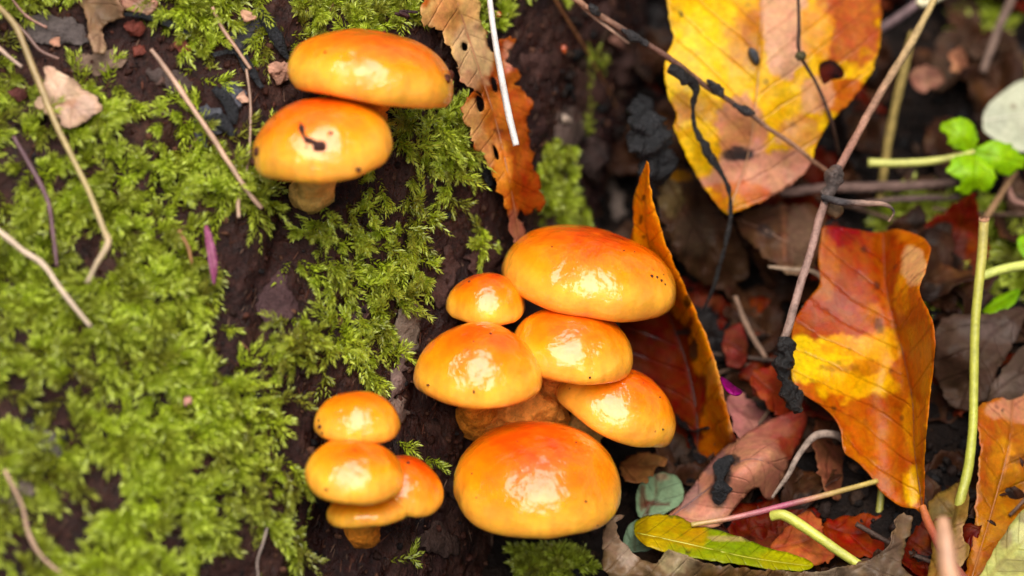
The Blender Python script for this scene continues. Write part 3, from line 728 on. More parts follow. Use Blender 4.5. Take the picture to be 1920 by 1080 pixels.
    colr = colr * r.uniform(0.8, 1.2, (m, nl, 1)); colr = np.repeat(colr.reshape(-1, 3), 5, axis=0)
    return V, T, colr
def moss_patch(label, sel_pix, n, length, seed, P=None, f=None, dens=None, nl=22, leaf_len=0.115, flow=(0.25, -0.55, 0.0)):
    r = np.random.default_rng(seed)
    p, nr = sample_faces(P, f, n, r); nr = np.where((nr[:, 2:3] < -0.2), -nr, nr); pix = to_pix(p)
    k = (r.random(n) < dens(pix, p)) & sel_pix(pix); p, nr = p[k], nr[k]
    V, T, c = shoots_mesh(p, nr, r, length, nl, flow, leaf_len=leaf_len)
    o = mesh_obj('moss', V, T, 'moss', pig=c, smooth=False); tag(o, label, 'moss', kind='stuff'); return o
fc = LOG_P[LOG_F].mean(1); fpx = to_pix(fc); top_side = (np.cross(LOG_P[LOG_F[:, 2]] - LOG_P[LOG_F[:, 0]], LOG_P[LOG_F[:, 3]] - LOG_P[LOG_F[:, 1]])[:, 2])
top_side = top_side * np.sign(top_side[len(top_side) // 2])
vis = (fpx[:, 0] > -420) & (fpx[:, 0] < 1300) & (fpx[:, 1] > -140) & (fpx[:, 1] < 1230) & (fc[:, 2] > -8)
LF = LOG_F[vis]
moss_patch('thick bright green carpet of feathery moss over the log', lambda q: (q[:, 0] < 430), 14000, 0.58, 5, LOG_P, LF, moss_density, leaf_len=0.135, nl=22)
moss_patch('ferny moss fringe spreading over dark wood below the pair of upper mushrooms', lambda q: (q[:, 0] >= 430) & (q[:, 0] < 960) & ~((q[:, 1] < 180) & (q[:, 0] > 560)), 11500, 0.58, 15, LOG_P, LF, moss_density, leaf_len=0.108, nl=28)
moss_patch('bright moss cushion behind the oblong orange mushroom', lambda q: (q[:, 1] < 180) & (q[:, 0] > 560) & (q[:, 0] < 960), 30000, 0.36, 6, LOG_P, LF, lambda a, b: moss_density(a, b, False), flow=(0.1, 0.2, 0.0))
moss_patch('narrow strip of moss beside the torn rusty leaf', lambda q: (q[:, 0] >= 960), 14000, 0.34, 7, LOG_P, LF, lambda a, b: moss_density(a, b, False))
# moss growing on the ground beyond the leaves
def ground_moss(label, blobs, n, seed, length=0.5):
    r = np.random.default_rng(seed); P_, N_ = [], []
    for _ in range(n):
        x, y, rx, ry = blobs[r.integers(len(blobs))]
        a = r.uniform(0, 6.28); q = math.sqrt(r.random()); h, nn = GROUND.hit(x + rx * q * math.cos(a), y + ry * q * math.sin(a)); P_.append(h); N_.append(nn)
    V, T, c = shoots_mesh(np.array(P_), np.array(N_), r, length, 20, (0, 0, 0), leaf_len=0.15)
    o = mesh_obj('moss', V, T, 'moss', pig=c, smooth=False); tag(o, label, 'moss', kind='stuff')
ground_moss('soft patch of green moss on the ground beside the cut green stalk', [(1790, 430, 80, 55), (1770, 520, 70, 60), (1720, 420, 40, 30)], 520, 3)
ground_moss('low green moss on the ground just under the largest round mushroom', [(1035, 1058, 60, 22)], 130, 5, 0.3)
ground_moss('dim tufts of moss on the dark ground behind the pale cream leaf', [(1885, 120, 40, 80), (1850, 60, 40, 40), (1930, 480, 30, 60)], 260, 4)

# ------------------------------------------------------------------ bark flakes on the log (parts of it)
def flake(outline, colr, lift=0.05, seed=1, **kw):
    c = np.mean(np.array(outline), 0); A = [((x, y), lift) for x, y in outline] + [((c[0], c[1]), lift + 0.06)]
    return leaf('bark_flake', None, None, outline, A, colr, mat='bark', parent=LOG, thick=0.05, seed=seed, crumple=0.07, cfreq=3.0, jag=8, **kw)
fl = [(185, 115, 55, 22, -15, (0.16, 0.10, 0.07)), (110, 60, 70, 30, 10, (0.085, 0.065, 0.06)), (320, 150, 40, 18, 25, (0.06, 0.04, 0.035)), (765, 620, 26, 52, 5, (0.17, 0.12, 0.09)), (745, 715, 15, 45, 12, (0.16, 0.10, 0.085)),
      (745, 770, 14, 30, 5, (0.20, 0.13, 0.10)), (1155, 375, 18, 38, -10, (0.15, 0.11, 0.09)), (1065, 240, 30, 40, 0, (0.085, 0.055, 0.045)), (660, 590, 35, 20, 20, (0.05, 0.025, 0.025)), (70, 830, 50, 25, 20, (0.10, 0.08, 0.08)),
      (395, 235, 26, 40, 10, (0.06, 0.06, 0.07)), (440, 180, 22, 30, 30, (0.07, 0.07, 0.085)), (470, 60, 40, 22, -40, (0.05, 0.045, 0.05)), (300, 150, 20, 12, 0, (0.09, 0.05, 0.04)), (30, 920, 30, 60, 5, (0.11, 0.08, 0.07)),
      (1010, 120, 40, 30, 30, (0.055, 0.025, 0.02)), (1100, 170, 30, 50, -15, (0.06, 0.028, 0.022)), (860, 900, 30, 40, 0, (0.045, 0.025, 0.02)), (820, 1010, 40, 30, 20, (0.05, 0.028, 0.022)), (910, 480, 30, 40, 30, (0.05, 0.022, 0.018)),
      (520, 560, 40, 50, 10, (0.06, 0.03, 0.03)), (830, 520, 24, 60, 15, (0.055, 0.025, 0.02)), (1180, 130, 30, 40, 0, (0.05, 0.025, 0.02)), (1120, 40, 50, 30, 10, (0.045, 0.022, 0.018))]
for i, (x, y, rx, ry, an, c) in enumerate(fl):
    a = R_(an); r = np.random.default_rng(i + 50); k = 11
    ol = []
    for q in range(k):
        t = 2 * math.pi * q / k; m = r.uniform(0.7, 1.2); dx, dy = rx * m * math.cos(t), ry * m * math.sin(t)
        ol.append((x + dx * math.cos(a) - dy * math.sin(a), y + dx * math.sin(a) + dy * math.cos(a)))
    flake(ol, c, 0.015 + 0.02 * r.random(), seed=i + 3)

# crumbs of rotten wood and humus: uncountable
def crumbs(name, label, n, seed, sampler, size, palette, mat='bark', along=None):
    r = np.random.default_rng(seed); ico = np.array([(0, 0, 1), (0.89, 0, 0.45), (0.28, 0.85, 0.45), (-0.72, 0.53, 0.45), (-0.72, -0.53, 0.45), (0.28, -0.85, 0.45), (0.72, 0.53, -0.45), (-0.28, 0.85, -0.45), (-0.89, 0, -0.45), (-0.28, -0.85, -0.45), (0.72, -0.53, -0.45), (0, 0, -1)])
    tf = np.array([(0, 1, 2), (0, 2, 3), (0, 3, 4), (0, 4, 5), (0, 5, 1), (1, 6, 2), (2, 7, 3), (3, 8, 4), (4, 9, 5), (5, 10, 1), (2, 6, 7), (3, 7, 8), (4, 8, 9), (5, 9, 10), (1, 10, 6), (11, 7, 6), (11, 8, 7), (11, 9, 8), (11, 10, 9), (11, 6, 10)])
    p, nn = sampler(n, r); V, T, C = [], [], []
    for i in range(len(p)):
        s = size[0] + (size[1] - size[0]) * r.random() ** 3; M = np.linalg.qr(r.normal(size=(3, 3)))[0] * (s * r.uniform(0.4, 1.3, 3))[None]
        if along is not None:
            ax = along + r.normal(size=3) * 0.35; ax /= np.linalg.norm(ax); M = np.outer(ax, r.uniform(2.5, 6) * s * ax) + M * 0.35
        V.append((ico * r.uniform(0.7, 1.25, (12, 1))) @ M.T + p[i] + nn[i] * s * 0.25); T.append(tf + 12 * i); C.append(np.tile(np.array(palette[r.integers(len(palette))]) * r.uniform(0.6, 1.4), (12, 1)))
    o = mesh_obj(name, np.concatenate(V), np.concatenate(T), mat, pig=np.concatenate(C), smooth=False); tag(o, label, name.replace('_', ' '), kind='stuff')
def log_sampler(n, r):
    p, nr = sample_faces(LOG_P, LF, n, r); return p, np.where(nr[:, 2:3] < -0.2, -nr, nr)
def ground_sampler(n, r):
    P_, N_ = [], []
    for _ in range(n):
        h, nn = GROUND.hit(r.uniform(1050, 2080), r.uniform(-80, 1160)); P_.append(h); N_.append(nn)
    return np.array(P_), np.array(N_)
crumbs('wood_crumbs', 'dark red-brown crumbs of rotten wood scattered over the log', 7000, 21, log_sampler, (0.015, 0.09), [(0.034, 0.011, 0.007), (0.05, 0.017, 0.011), (0.014, 0.010, 0.010), (0.018, 0.008, 0.006), (0.08, 0.034, 0.02)])
crumbs('wood_fibres', 'reddish splinters and fibres of rotten wood lying along the log', 3200, 23, log_sampler, (0.02, 0.06), [(0.07, 0.024, 0.014), (0.10, 0.04, 0.024), (0.03, 0.018, 0.016), (0.16, 0.09, 0.06)], along=np.array([0.19, 0.94, -0.28]))
crumbs('soil_crumbs', 'black crumbs of damp leaf mould on the ground', 3500, 22, ground_sampler, (0.03, 0.20), [(0.009, 0.006, 0.005), (0.016, 0.009, 0.007), (0.006, 0.005, 0.005), (0.03, 0.016, 0.01)])

# ------------------------------------------------------------------ scattered dead leaves of the litter
def litter_proto(seed, palette):
    r = np.random.default_rng(seed); asp = r.uniform(0.42, 0.7); L = 110; ol = []
    for t in np.linspace(0, 1, 11): ol.append((L * (2 * t - 1), -L * asp * math.sin(math.pi * t ** 0.85) * r.uniform(0.82, 1.1)))
    for t in np.linspace(1, 0, 11)[1:-1]: ol.append((L * (2 * t - 1), L * asp * math.sin(math.pi * t ** 0.85) * r.uniform(0.82, 1.1)))
    cu, cv = r.uniform(-0.25, 0.45), r.uniform(0.1, 0.8)
    wf = lambda q: cu * (q[:, 0] / 100) ** 2 + cv * (np.abs(q[:, 1]) / 100) ** 1.5 * np.sign(r.normal() + 0.8)
    c = np.array(palette[0]); bl = [(r.uniform(-90, 90), r.uniform(-50, 50), r.uniform(20, 60), r.uniform(15, 40), palette[1 + int(r.integers(len(palette) - 1))], 0.8) for _ in range(5)]
    V2, w, T, uv, pig = leaf_mesh(ol, wf, c, bl, [(-L, 0), (0, r.uniform(-6, 6)), (L, 0)], 0.26, (), 8.0, 9.0, seed, True, 1.5)
    P = np.stack([V2[:, 0] / 100, -V2[:, 1] / 100, w], 1) * 0.01
    me = bpy.data.meshes.new('dead_leaf'); me.from_pydata([tuple(v) for v in P], [], [tuple(int(x) for x in t) for t in T])
    me.polygons.foreach_set('use_smooth', np.ones(len(T), bool))
    a = me.color_attributes.new('pigment', 'FLOAT_COLOR', 'POINT'); p4 = np.ones((len(P), 4), np.float32); p4[:, :3] = np.clip(pig, 0, 1); a.data.foreach_set('color', p4.ravel())
    ul = me.uv_layers.new(name='UVMap'); li = np.empty(len(me.loops), np.int32); me.loops.foreach_get('vertex_index', li); ul.data.foreach_set('uv', uv.astype(np.float32)[li].ravel())
    me.materials.append(MAT['wetleaf']); return me
KINDS = [('crumpled dark brown dead leaf', 'dark brown dead leaves', [(0.032, 0.014, 0.008), (0.06, 0.028, 0.015), (0.014, 0.008, 0.006), (0.08, 0.034, 0.016)]),
         ('wet maroon dead leaf', 'maroon dead leaves', [(0.09, 0.013, 0.007), (0.15, 0.03, 0.012), (0.03, 0.007, 0.005), (0.12, 0.035, 0.02)]),
         ('wrinkled umber dead leaf', 'umber dead leaves', [(0.055, 0.030, 0.019), (0.085, 0.05, 0.033), (0.025, 0.014, 0.010), (0.055, 0.024, 0.014)]),
         ('blackened rotting leaf', 'blackened leaves', [(0.008, 0.006, 0.006), (0.014, 0.010, 0.009), (0.022, 0.016, 0.015), (0.01, 0.006, 0.005)])]
MARKS = [(1330, 480, ' near the mottled brown leaf'), (1450, 300, ' under the big yellow leaf'), (1840, 290, ' near the green sprout'), (1700, 80, ' beyond the big yellow leaf'), (1900, 100, ' behind the pale cream leaf'), (1620, 600, ' under the yellow-banded leaf'), (1400, 680, ' beside the upright orange leaf'),
         (1830, 640, ' near the tall cut stalk'), (1380, 880, ' under the curled pinkish leaf'), (1560, 980, ' near the crossed stalks'), (1880, 900, ' behind the rusty orange leaf'), (1550, 400, ' near the twig knot'), (1780, 450, ' by the ground moss'), (1250, 1000, ' under the olive green leaf'), (1700, 1060, ' by the red leaf stalk')]
def near_mark(x, y): return min(MARKS, key=lambda m: (m[0] - x) ** 2 + (m[1] - y) ** 2)[2]
protos = [[litter_proto(100 * k + j, KINDS[k][2]) for j in range(3)] for k in range(4)]
lr = np.random.default_rng(17); n_l = 0; tries = 0
while n_l < 210 and tries < 900:
    tries += 1
    x, y = lr.uniform(1180, 2060), lr.uniform(-90, 1140)
    h, nn = GROUND.hit(x, y)
    if 1540 < x < 1760 and 800 < y < 980: continue
    if h[2] > -0.781 * h[1] - 3.4 and x < 1300: continue
    k = int(lr.choice(4, p=[0.36, 0.26, 0.22, 0.16])); sc = lr.uniform(0.55, 1.15)
    o = bpy.data.objects.new('dead_leaf', protos[k][int(lr.integers(3))]); col.objects.link(o)
    low = y > 560
    if low: sc = min(sc, 0.85)
    tl_ = 0.14 if low else 0.33
    o.scale = (sc, sc, sc); o.rotation_euler = (lr.normal() * tl_, lr.normal() * tl_, lr.uniform(0, 6.28))
    o.location = Vector(to_world(h)[0]) + Vector((0, 0, 0.0005 + (0.001 if low else 0.006) * lr.random()))
    s = o.modifiers.new('thickness', 'SOLIDIFY'); s.thickness = 0.0002; s.offset = 0
    nm = near_mark(x, y); tag(o, KINDS[k][0] + nm, 'leaf', KINDS[k][1] + nm); n_l += 1
# thin sticks in the litter
for i in range(15):
    x, y = lr.uniform(1300, 1960), lr.uniform(-40, 1080); a = lr.uniform(0, 3.14); L = lr.uniform(50, 160)
    q = []
    for t in (-1, -0.3, 0.4, 1):
        h, nn = GROUND.hit(x + math.cos(a) * L * t, y + math.sin(a) * L * t * 0.7); q.append(h + np.array([0, 0.3, 0.38]) * (0.9 + 0.5 * t * lr.normal() * 0.5))
    pxs = to_pix(np.array(q)); tube('stick', [(p[0], p[1], c[2]) for p, c in zip(pxs, q)], [0.05, 0.045, 0.03], (0.10, 0.055, 0.035) if i % 3 else (0.05, 0.03, 0.022), 'twig',
         'thin dead stick half buried in the litter' + near_mark(x, y), 'stick', 'thin sticks in the litter' + near_mark(x, y), rough=0.2)

# ------------------------------------------------------------------ the leaves one can pick out
YEL = (0.78, 0.43, 0.008); PINK = (0.50, 0.22, 0.13); RED = (0.36, 0.085, 0.03); BLK = (0.03, 0.022, 0.02)
leaf('fallen_leaf', 'big yellow leaf blotched pinkish brown, with a round hole, propped behind the thin twigs', 'leaf',
     [(1250, -30), (1256, 40), (1263, 75), (1248, 112), (1250, 170), (1268, 215), (1265, 243), (1290, 300), (1332, 368), (1362, 400), (1385, 396), (1440, 372), (1490, 340), (1522, 305), (1530, 275), (1558, 228), (1600, 185), (1636, 130), (1653, 60), (1650, 0), (1640, -60), (1560, -130), (1400, -150), (1290, -100)],
     [(1365, 398, -2.8), (1250, 120, -2.9), (1640, 80, -3.9), (1420, -130, -4.8), (1420, 200, -2.9), (1530, 280, -3.3), (1270, 250, -2.7), (1550, 60, -3.4), (1290, -80, -4.0)], YEL,
     [(1300, 150, 60, 170, (0.86, 0.50, 0.008), 0.9), (1400, 70, 42, 70, (0.55, 0.22, 0.015), 0.75), (1410, 60, 22, 40, (0.35, 0.11, 0.015), 0.7), (1475, 50, 50, 120, (0.62, 0.34, 0.22), 0.95), (1450, 200, 60, 60, (0.78, 0.46, 0.10), 0.8), (1590, 40, 75, 95, (0.42, 0.12, 0.06), 0.95), (1530, 60, 30, 60, (0.75, 0.36, 0.06), 0.7),
      (1580, 178, 46, 36, (0.46, 0.11, 0.03), 0.95), (1525, 175, 40, 40, (0.60, 0.30, 0.18), 0.8), (1330, 215, 60, 30, (0.60, 0.26, 0.02), 0.7), (1275, 210, 22, 40, (0.55, 0.20, 0.02), 0.8), (1385, 250, 55, 60, PINK, 0.9), (1500, 250, 50, 35, (0.55, 0.26, 0.09), 0.9), (1430, 330, 110, 62, (0.56, 0.27, 0.19), 0.95), (1385, 370, 60, 35, (0.55, 0.16, 0.05), 0.7),
      (1384, 288, 34, 13, BLK, 0.95), (1395, 292, 20, 9, BLK, 0.9), (1277, 27, 6, 6, BLK, 0.9), (1310, 275, 40, 50, (0.85, 0.48, 0.01), 0.8)],
     [(1364, 398), (1400, 300), (1418, 180), (1426, 60), (1430, -140)], crumple=0.13, holes=[[(1536, 122), (1552, 113), (1566, 116), (1582, 132), (1580, 146), (1560, 150), (1545, 158), (1537, 142)]], fold=0.10, rib=0.018, rib_col=(0.40, 0.20, 0.10), jag=2)
lump('insect_pellet', [(1405, 90, -2.92), (1414, 104, -2.88), (1421, 120, -2.85)], [0.03, 0.08, 0.09, 0.08, 0.04], (0.05, 0.05, 0.055), label='small grey-black pellet stuck on the big yellow leaf', cat='debris', amp=0.25, freq=6, flat=1.0)

def crease(q):                                # right half of the yellow-banded leaf folds up along its midrib
    mr_ = np.array([(1731, 956), (1716, 850), (1711, 750), (1690, 650), (1662, 540), (1656, 438)], float)
    xm = np.interp(q[:, 1], mr_[::-1, 1], mr_[::-1, 0]); d = (q[:, 0] - xm) / 100.0
    return 0.55 * np.clip(d, 0, None) - 0.28 * np.exp(-(d / 0.16) ** 2) + 0.12 * np.sin(np.clip(-d, 0, 3) * 2.6 + q[:, 1] / 90.0)
leaf('fallen_leaf', 'orange-red leaf with a bright yellow band and red stalk, tip pointing down', 'leaf',
     [(1545, 425), (1590, 428), (1640, 436), (1690, 431), (1742, 456), (1736, 505), (1724, 545), (1747, 598), (1753, 650), (1744, 740), (1735, 830), (1733, 900), (1731, 960), (1716, 953), (1690, 950), (1652, 922), (1630, 890), (1602, 862), (1582, 846), (1574, 800), (1546, 766), (1520, 748), (1490, 722), (1484, 690), (1484, 640), (1490, 600), (1520, 555), (1538, 530), (1534, 480), (1540, 440)],
     [(1731, 958, -0.2), (1600, 850, -1.0), (1700, 800, -1.15), (1490, 690, -1.1), (1600, 690, -1.35), (1690, 660, -1.6), (1750, 650, 0.35), (1738, 800, 0.25), (1735, 560, -0.2), (1660, 540, -2.1), (1545, 430, -2.6), (1650, 440, -2.8), (1740, 458, -2.2), (1500, 590, -1.9)], (0.46, 0.115, 0.02),
     [(1560, 610, 70, 60, (0.36, 0.075, 0.03), 0.9), (1600, 490, 110, 90, (0.33, 0.065, 0.022), 0.9), (1580, 440, 35, 26, (0.26, 0.03, 0.03), 0.8), (1545, 500, 26, 60, (0.55, 0.16, 0.03), 0.6), (1535, 680, 62, 42, (0.88, 0.52, 0.010), 1.0), (1610, 715, 85, 40, (0.84, 0.42, 0.015), 0.95), (1650, 660, 45, 40, (0.82, 0.38, 0.02), 0.9), (1500, 660, 26, 40, (0.92, 0.58, 0.012), 1.0), (1590, 650, 50, 18, (0.78, 0.34, 0.02), 0.8),
      (1620, 690, 28, 14, (0.48, 0.15, 0.04), 0.7), (1570, 690, 40, 8, (0.30, 0.10, 0.03), 0.6), (1640, 820, 60, 60, (0.52, 0.17, 0.05), 0.8), (1712, 800, 20, 60, (0.80, 0.34, 0.02), 0.7), (1712, 915, 20, 45, (0.88, 0.45, 0.012), 0.95), (1725, 640, 26, 110, (0.50, 0.12, 0.010), 0.9), (1738, 780, 12, 150, (0.62, 0.22, 0.05), 0.8), (1715, 495, 26, 40, (0.72, 0.40, 0.19), 0.95),
      (1690, 560, 14, 40, (0.75, 0.30, 0.02), 0.7), (1620, 470, 8, 12, BLK, 0.7), (1645, 535, 7, 9, BLK, 0.7), (1648, 610, 9, 14, BLK, 0.6), (1563, 764, 6, 5, BLK, 0.8)],
     [(1731, 956), (1716, 850), (1711, 750), (1690, 650), (1662, 540), (1656, 438)], crumple=0.07, rib=0.018, rib_col=(0.16, 0.04, 0.012), jag=1.0, shape=lambda q: crease(q),
     petiole=([(1729, 950, -0.25), (1745, 990, 0.1), (1775, 1045, 0.7), (1815, 1100, 1.4)], [0.07, 0.09, 0.10, 0.11], (0.3, 0.06, 0.03), [(0.45, 0.13, 0.03), (0.28, 0.05, 0.028), (0.26, 0.07, 0.045)]))

def rimcurl(q):                               # the outer edge of the upright leaf rolls towards the lens
    ed = np.array([(1216, 306), (1226, 380), (1240, 432), (1262, 490), (1288, 545), (1312, 602), (1338, 668), (1358, 745), (1374, 805)], float); ed = catmull(ed, 8)
    d = np.sqrt(((q[:, None] - ed[None]) ** 2).sum(-1)).min(1); return 1.0 * np.exp(-(d / 26.0) ** 2)
leaf('fallen_leaf', 'upright folded leaf, bright orange outside and dark red inside deepened by painted shade, behind the mushroom clump', 'leaf',
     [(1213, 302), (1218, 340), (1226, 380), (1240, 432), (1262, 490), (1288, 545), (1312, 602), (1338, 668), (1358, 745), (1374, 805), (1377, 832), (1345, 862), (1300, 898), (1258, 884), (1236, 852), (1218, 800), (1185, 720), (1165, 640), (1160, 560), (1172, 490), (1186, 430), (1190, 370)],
     [(1213, 303, -1.6), (1190, 420, -2.1), (1230, 470, -2.2), (1165, 620, -3.0), (1260, 640, -2.9), (1300, 700, -2.7), (1370, 810, -2.1), (1300, 890, -2.6), (1240, 850, -3.0)], (0.15, 0.018, 0.004),  # inside is dark red, lowered further to paint in its shade
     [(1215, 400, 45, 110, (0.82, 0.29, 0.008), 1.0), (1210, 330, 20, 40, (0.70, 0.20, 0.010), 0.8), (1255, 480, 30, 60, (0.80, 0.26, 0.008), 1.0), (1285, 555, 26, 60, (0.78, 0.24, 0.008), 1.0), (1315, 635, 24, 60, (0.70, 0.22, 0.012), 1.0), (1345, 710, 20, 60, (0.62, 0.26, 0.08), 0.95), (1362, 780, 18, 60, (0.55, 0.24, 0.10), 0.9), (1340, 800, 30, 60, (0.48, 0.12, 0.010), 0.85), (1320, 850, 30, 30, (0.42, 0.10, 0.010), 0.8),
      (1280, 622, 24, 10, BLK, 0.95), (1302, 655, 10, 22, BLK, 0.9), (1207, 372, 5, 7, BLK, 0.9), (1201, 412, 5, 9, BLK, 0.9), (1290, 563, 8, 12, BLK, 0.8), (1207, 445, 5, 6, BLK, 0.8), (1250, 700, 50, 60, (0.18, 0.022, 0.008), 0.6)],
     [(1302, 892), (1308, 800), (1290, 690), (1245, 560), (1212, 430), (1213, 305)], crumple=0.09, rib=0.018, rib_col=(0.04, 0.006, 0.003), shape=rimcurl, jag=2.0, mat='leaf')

leaf('curled_leaf', 'curled pinkish brown leaf with a black tar-like patch, beside the purple stalk', 'leaf',
     [(1252, 966), (1290, 924), (1330, 868), (1370, 830), (1420, 800), (1462, 780), (1500, 768), (1514, 786), (1502, 822), (1480, 868), (1452, 934), (1432, 930), (1420, 914), (1396, 932), (1370, 962), (1346, 986), (1310, 988), (1275, 976)],
     [(1252, 966, -1.1), (1310, 988, -0.8), (1330, 870, -1.9), (1380, 890, -0.7), (1420, 800, -2.1), (1450, 850, -1.0), (1500, 770, -2.1), (1452, 930, -1.6), (1400, 925, -1.0), (1490, 850, -1.9)], (0.42, 0.19, 0.125),
     [(1490, 800, 40, 60, (0.24, 0.05, 0.03), 0.95), (1440, 800, 50, 22, (0.34, 0.12, 0.09), 0.7), (1290, 925, 30, 40, (0.22, 0.13, 0.12), 0.7), (1340, 868, 26, 26, (0.20, 0.11, 0.10), 0.7), (1330, 965, 40, 25, (0.55, 0.26, 0.17), 0.7), (1352, 890, 17, 24, BLK, 0.95), (1346, 925, 16, 26, BLK, 0.95), (1372, 862, 14, 10, BLK, 0.9)],
     [(1260, 968), (1330, 915), (1390, 865), (1440, 868), (1490, 905)], crumple=0.10, rib=0.02, rib_col=(0.10, 0.04, 0.035), mat='plainleaf')
tar = lump('tar_patch', [(1375, 858, -0.92), (1352, 875, -0.90), (1350, 900, -0.78), (1352, 920, -0.72), (1344, 945, -0.80)], [0.04, 0.11, 0.06, 0.15, 0.05], (0.008, 0.008, 0.009), amp=0.9, freq=5, flat=0.10,
     label='glossy black tar-like patch stuck on the curled pinkish brown leaf', cat='debris')
leaf('small_leaf', 'small round grey-green leaf with brown veins beside the largest round mushroom', 'leaf', [(1196, 966), (1192, 930), (1205, 902), (1235, 887), (1265, 890), (1279, 910), (1279, 940), (1250, 962), (1220, 972)],
     [(1196, 966, -0.9), (1235, 887, -1.7), (1279, 930, -1.3), (1235, 930, -1.2)], (0.20, 0.28, 0.165), [(1205, 925, 5, 30, (0.12, 0.05, 0.03), 0.8), (1230, 945, 26, 4, (0.10, 0.03, 0.02), 0.85), (1215, 955, 4, 16, (0.10, 0.03, 0.02), 0.85), (1240, 895, 14, 8, (0.34, 0.22, 0.14), 0.8), (1230, 910, 3, 20, (0.12, 0.06, 0.03), 0.6)],
     [(1205, 968), (1225, 940), (1245, 892)], crumple=0.03, mat='green', rib=0.012, rib_col=(0.10, 0.04, 0.02))
leaf('small_leaf', 'small grey-green leaf tucked behind the tan curled leaf rim', 'leaf', [(1174, 1032), (1171, 1000), (1192, 974), (1214, 984), (1234, 1020), (1206, 1034)],
     [(1174, 1032, -0.6), (1192, 974, -1.0), (1230, 1020, -0.7)], (0.19, 0.27, 0.17), [(1190, 1010, 3, 30, (0.10, 0.10, 0.05), 0.7)], [(1180, 1030), (1190, 1005), (1205, 980)], crumple=0.03, mat='green')
leaf('folded_leaf', 'long folded olive green leaf turning yellow at one end, above the tan curled leaf', 'leaf',
     [(1190, 986), (1205, 970), (1240, 965), (1275, 969), (1303, 985), (1330, 990), (1380, 1004), (1440, 1028), (1500, 1043), (1524, 1058), (1510, 1069), (1460, 1069), (1400, 1060), (1340, 1053), (1290, 1044), (1230, 1030), (1195, 1010)],
     [(1190, 990, -0.2), (1240, 967, -0.6), (1300, 985, -0.5), (1524, 1058, -0.1), (1400, 1060, 0.5), (1290, 1044, 0.5), (1350, 1020, 0.25), (1230, 1005, 0.2)], (0.27, 0.30, 0.008),
     [(1235, 1000, 48, 40, (0.55, 0.36, 0.012), 0.9), (1280, 985, 40, 20, (0.52, 0.34, 0.015), 0.8), (1300, 1010, 30, 20, (0.62, 0.24, 0.02), 0.5), (1205, 995, 14, 30, (0.26, 0.16, 0.01), 0.7), (1380, 1020, 60, 30, (0.22, 0.30, 0.008), 0.8), (1470, 1052, 60, 20, (0.46, 0.42, 0.03), 0.8), (1290, 1035, 5, 4, BLK, 0.8), (1400, 1010, 80, 6, (0.55, 0.36, 0.2), 0.6)],
     [(1195, 1000), (1290, 1020), (1400, 1045), (1520, 1062)], crumple=0.05, rib=0.02, rib_col=(0.4, 0.36, 0.03), mat='green')
leaf('curled_leaf', 'crinkled tan-grey dead leaf with upturned rim and wet brown hollow', 'leaf',
     [(1128, 1032), (1136, 985), (1150, 968), (1168, 964), (1154, 985), (1168, 1012), (1190, 1040), (1215, 1052), (1232, 1058), (1250, 1030), (1290, 1046), (1340, 1056), (1400, 1066), (1500, 1072), (1560, 1068), (1595, 1058), (1640, 1046), (1665, 1022), (1676, 985), (1690, 964), (1712, 972), (1700, 1010), (1692, 1060), (1710, 1110), (1500, 1160), (1250, 1140), (1150, 1095)],
     [(1130, 1030, 0.2), (1165, 966, -0.4), (1200, 1050, 0.5), (1250, 1032, 0.7), (1400, 1068, 1.0), (1400, 1120, 0.4), (1600, 1060, 0.8), (1690, 966, 0.0), (1700, 1080, 0.5), (1500, 1150, 0.9), (1200, 1120, 0.8), (1550, 1100, 0.2)], (0.14, 0.085, 0.045),
     [(1150, 1000, 30, 50, (0.26, 0.17, 0.11), 0.8), (1180, 1040, 20, 40, (0.36, 0.27, 0.2), 0.7), (1260, 1050, 40, 30, (0.34, 0.26, 0.15), 0.8), (1400, 1085, 90, 24, (0.13, 0.065, 0.025), 0.85), (1450, 1100, 60, 20, (0.06, 0.045, 0.045), 0.7), (1560, 1075, 60, 16, (0.22, 0.16, 0.11), 0.8), (1660, 1060, 40, 60, (0.10, 0.065, 0.045), 0.8), (1690, 975, 20, 16, (0.12, 0.08, 0.05), 0.7)],
     [(1150, 1080), (1300, 1090), (1500, 1110), (1690, 1020)], crumple=0.22, cfreq=2.6, jag=5, mat='plainleaf')
leaf('folded_leaf', 'rusty orange leaf with tan upper edge, standing on edge beside the cut green stalk', 'leaf',
     [(1826, 772), (1868, 748), (1925, 738), (1985, 760), (1990, 900), (1950, 1010), (1900, 1095), (1812, 1098), (1826, 1000), (1832, 900), (1838, 830)],
     [(1830, 772, -1.2), (1925, 740, -2.2), (1838, 850, -0.8), (1815, 1090, 0.6), (1900, 950, -0.9), (1985, 800, -1.8), (1940, 1030, 0.0)], (0.36, 0.11, 0.018),
     [(1900, 765, 70, 28, (0.52, 0.24, 0.14), 0.95), (1850, 850, 26, 70, (0.42, 0.10, 0.012), 0.8), (1880, 880, 30, 60, (0.55, 0.20, 0.012), 0.8), (1900, 950, 40, 60, (0.30, 0.11, 0.02), 0.7), (1832, 960, 10, 120, (0.50, 0.22, 0.10), 0.8), (1870, 980, 40, 50, (0.46, 0.17, 0.012), 0.7), (1880, 770, 5, 5, BLK, 0.9), (1920, 860, 30, 10, (0.14, 0.04, 0.01), 0.7)],
     [(1820, 1090), (1862, 950), (1890, 840), (1900, 745)], crumple=0.12, rib=0.02, rib_col=(0.3, 0.10, 0.02), jag=3)
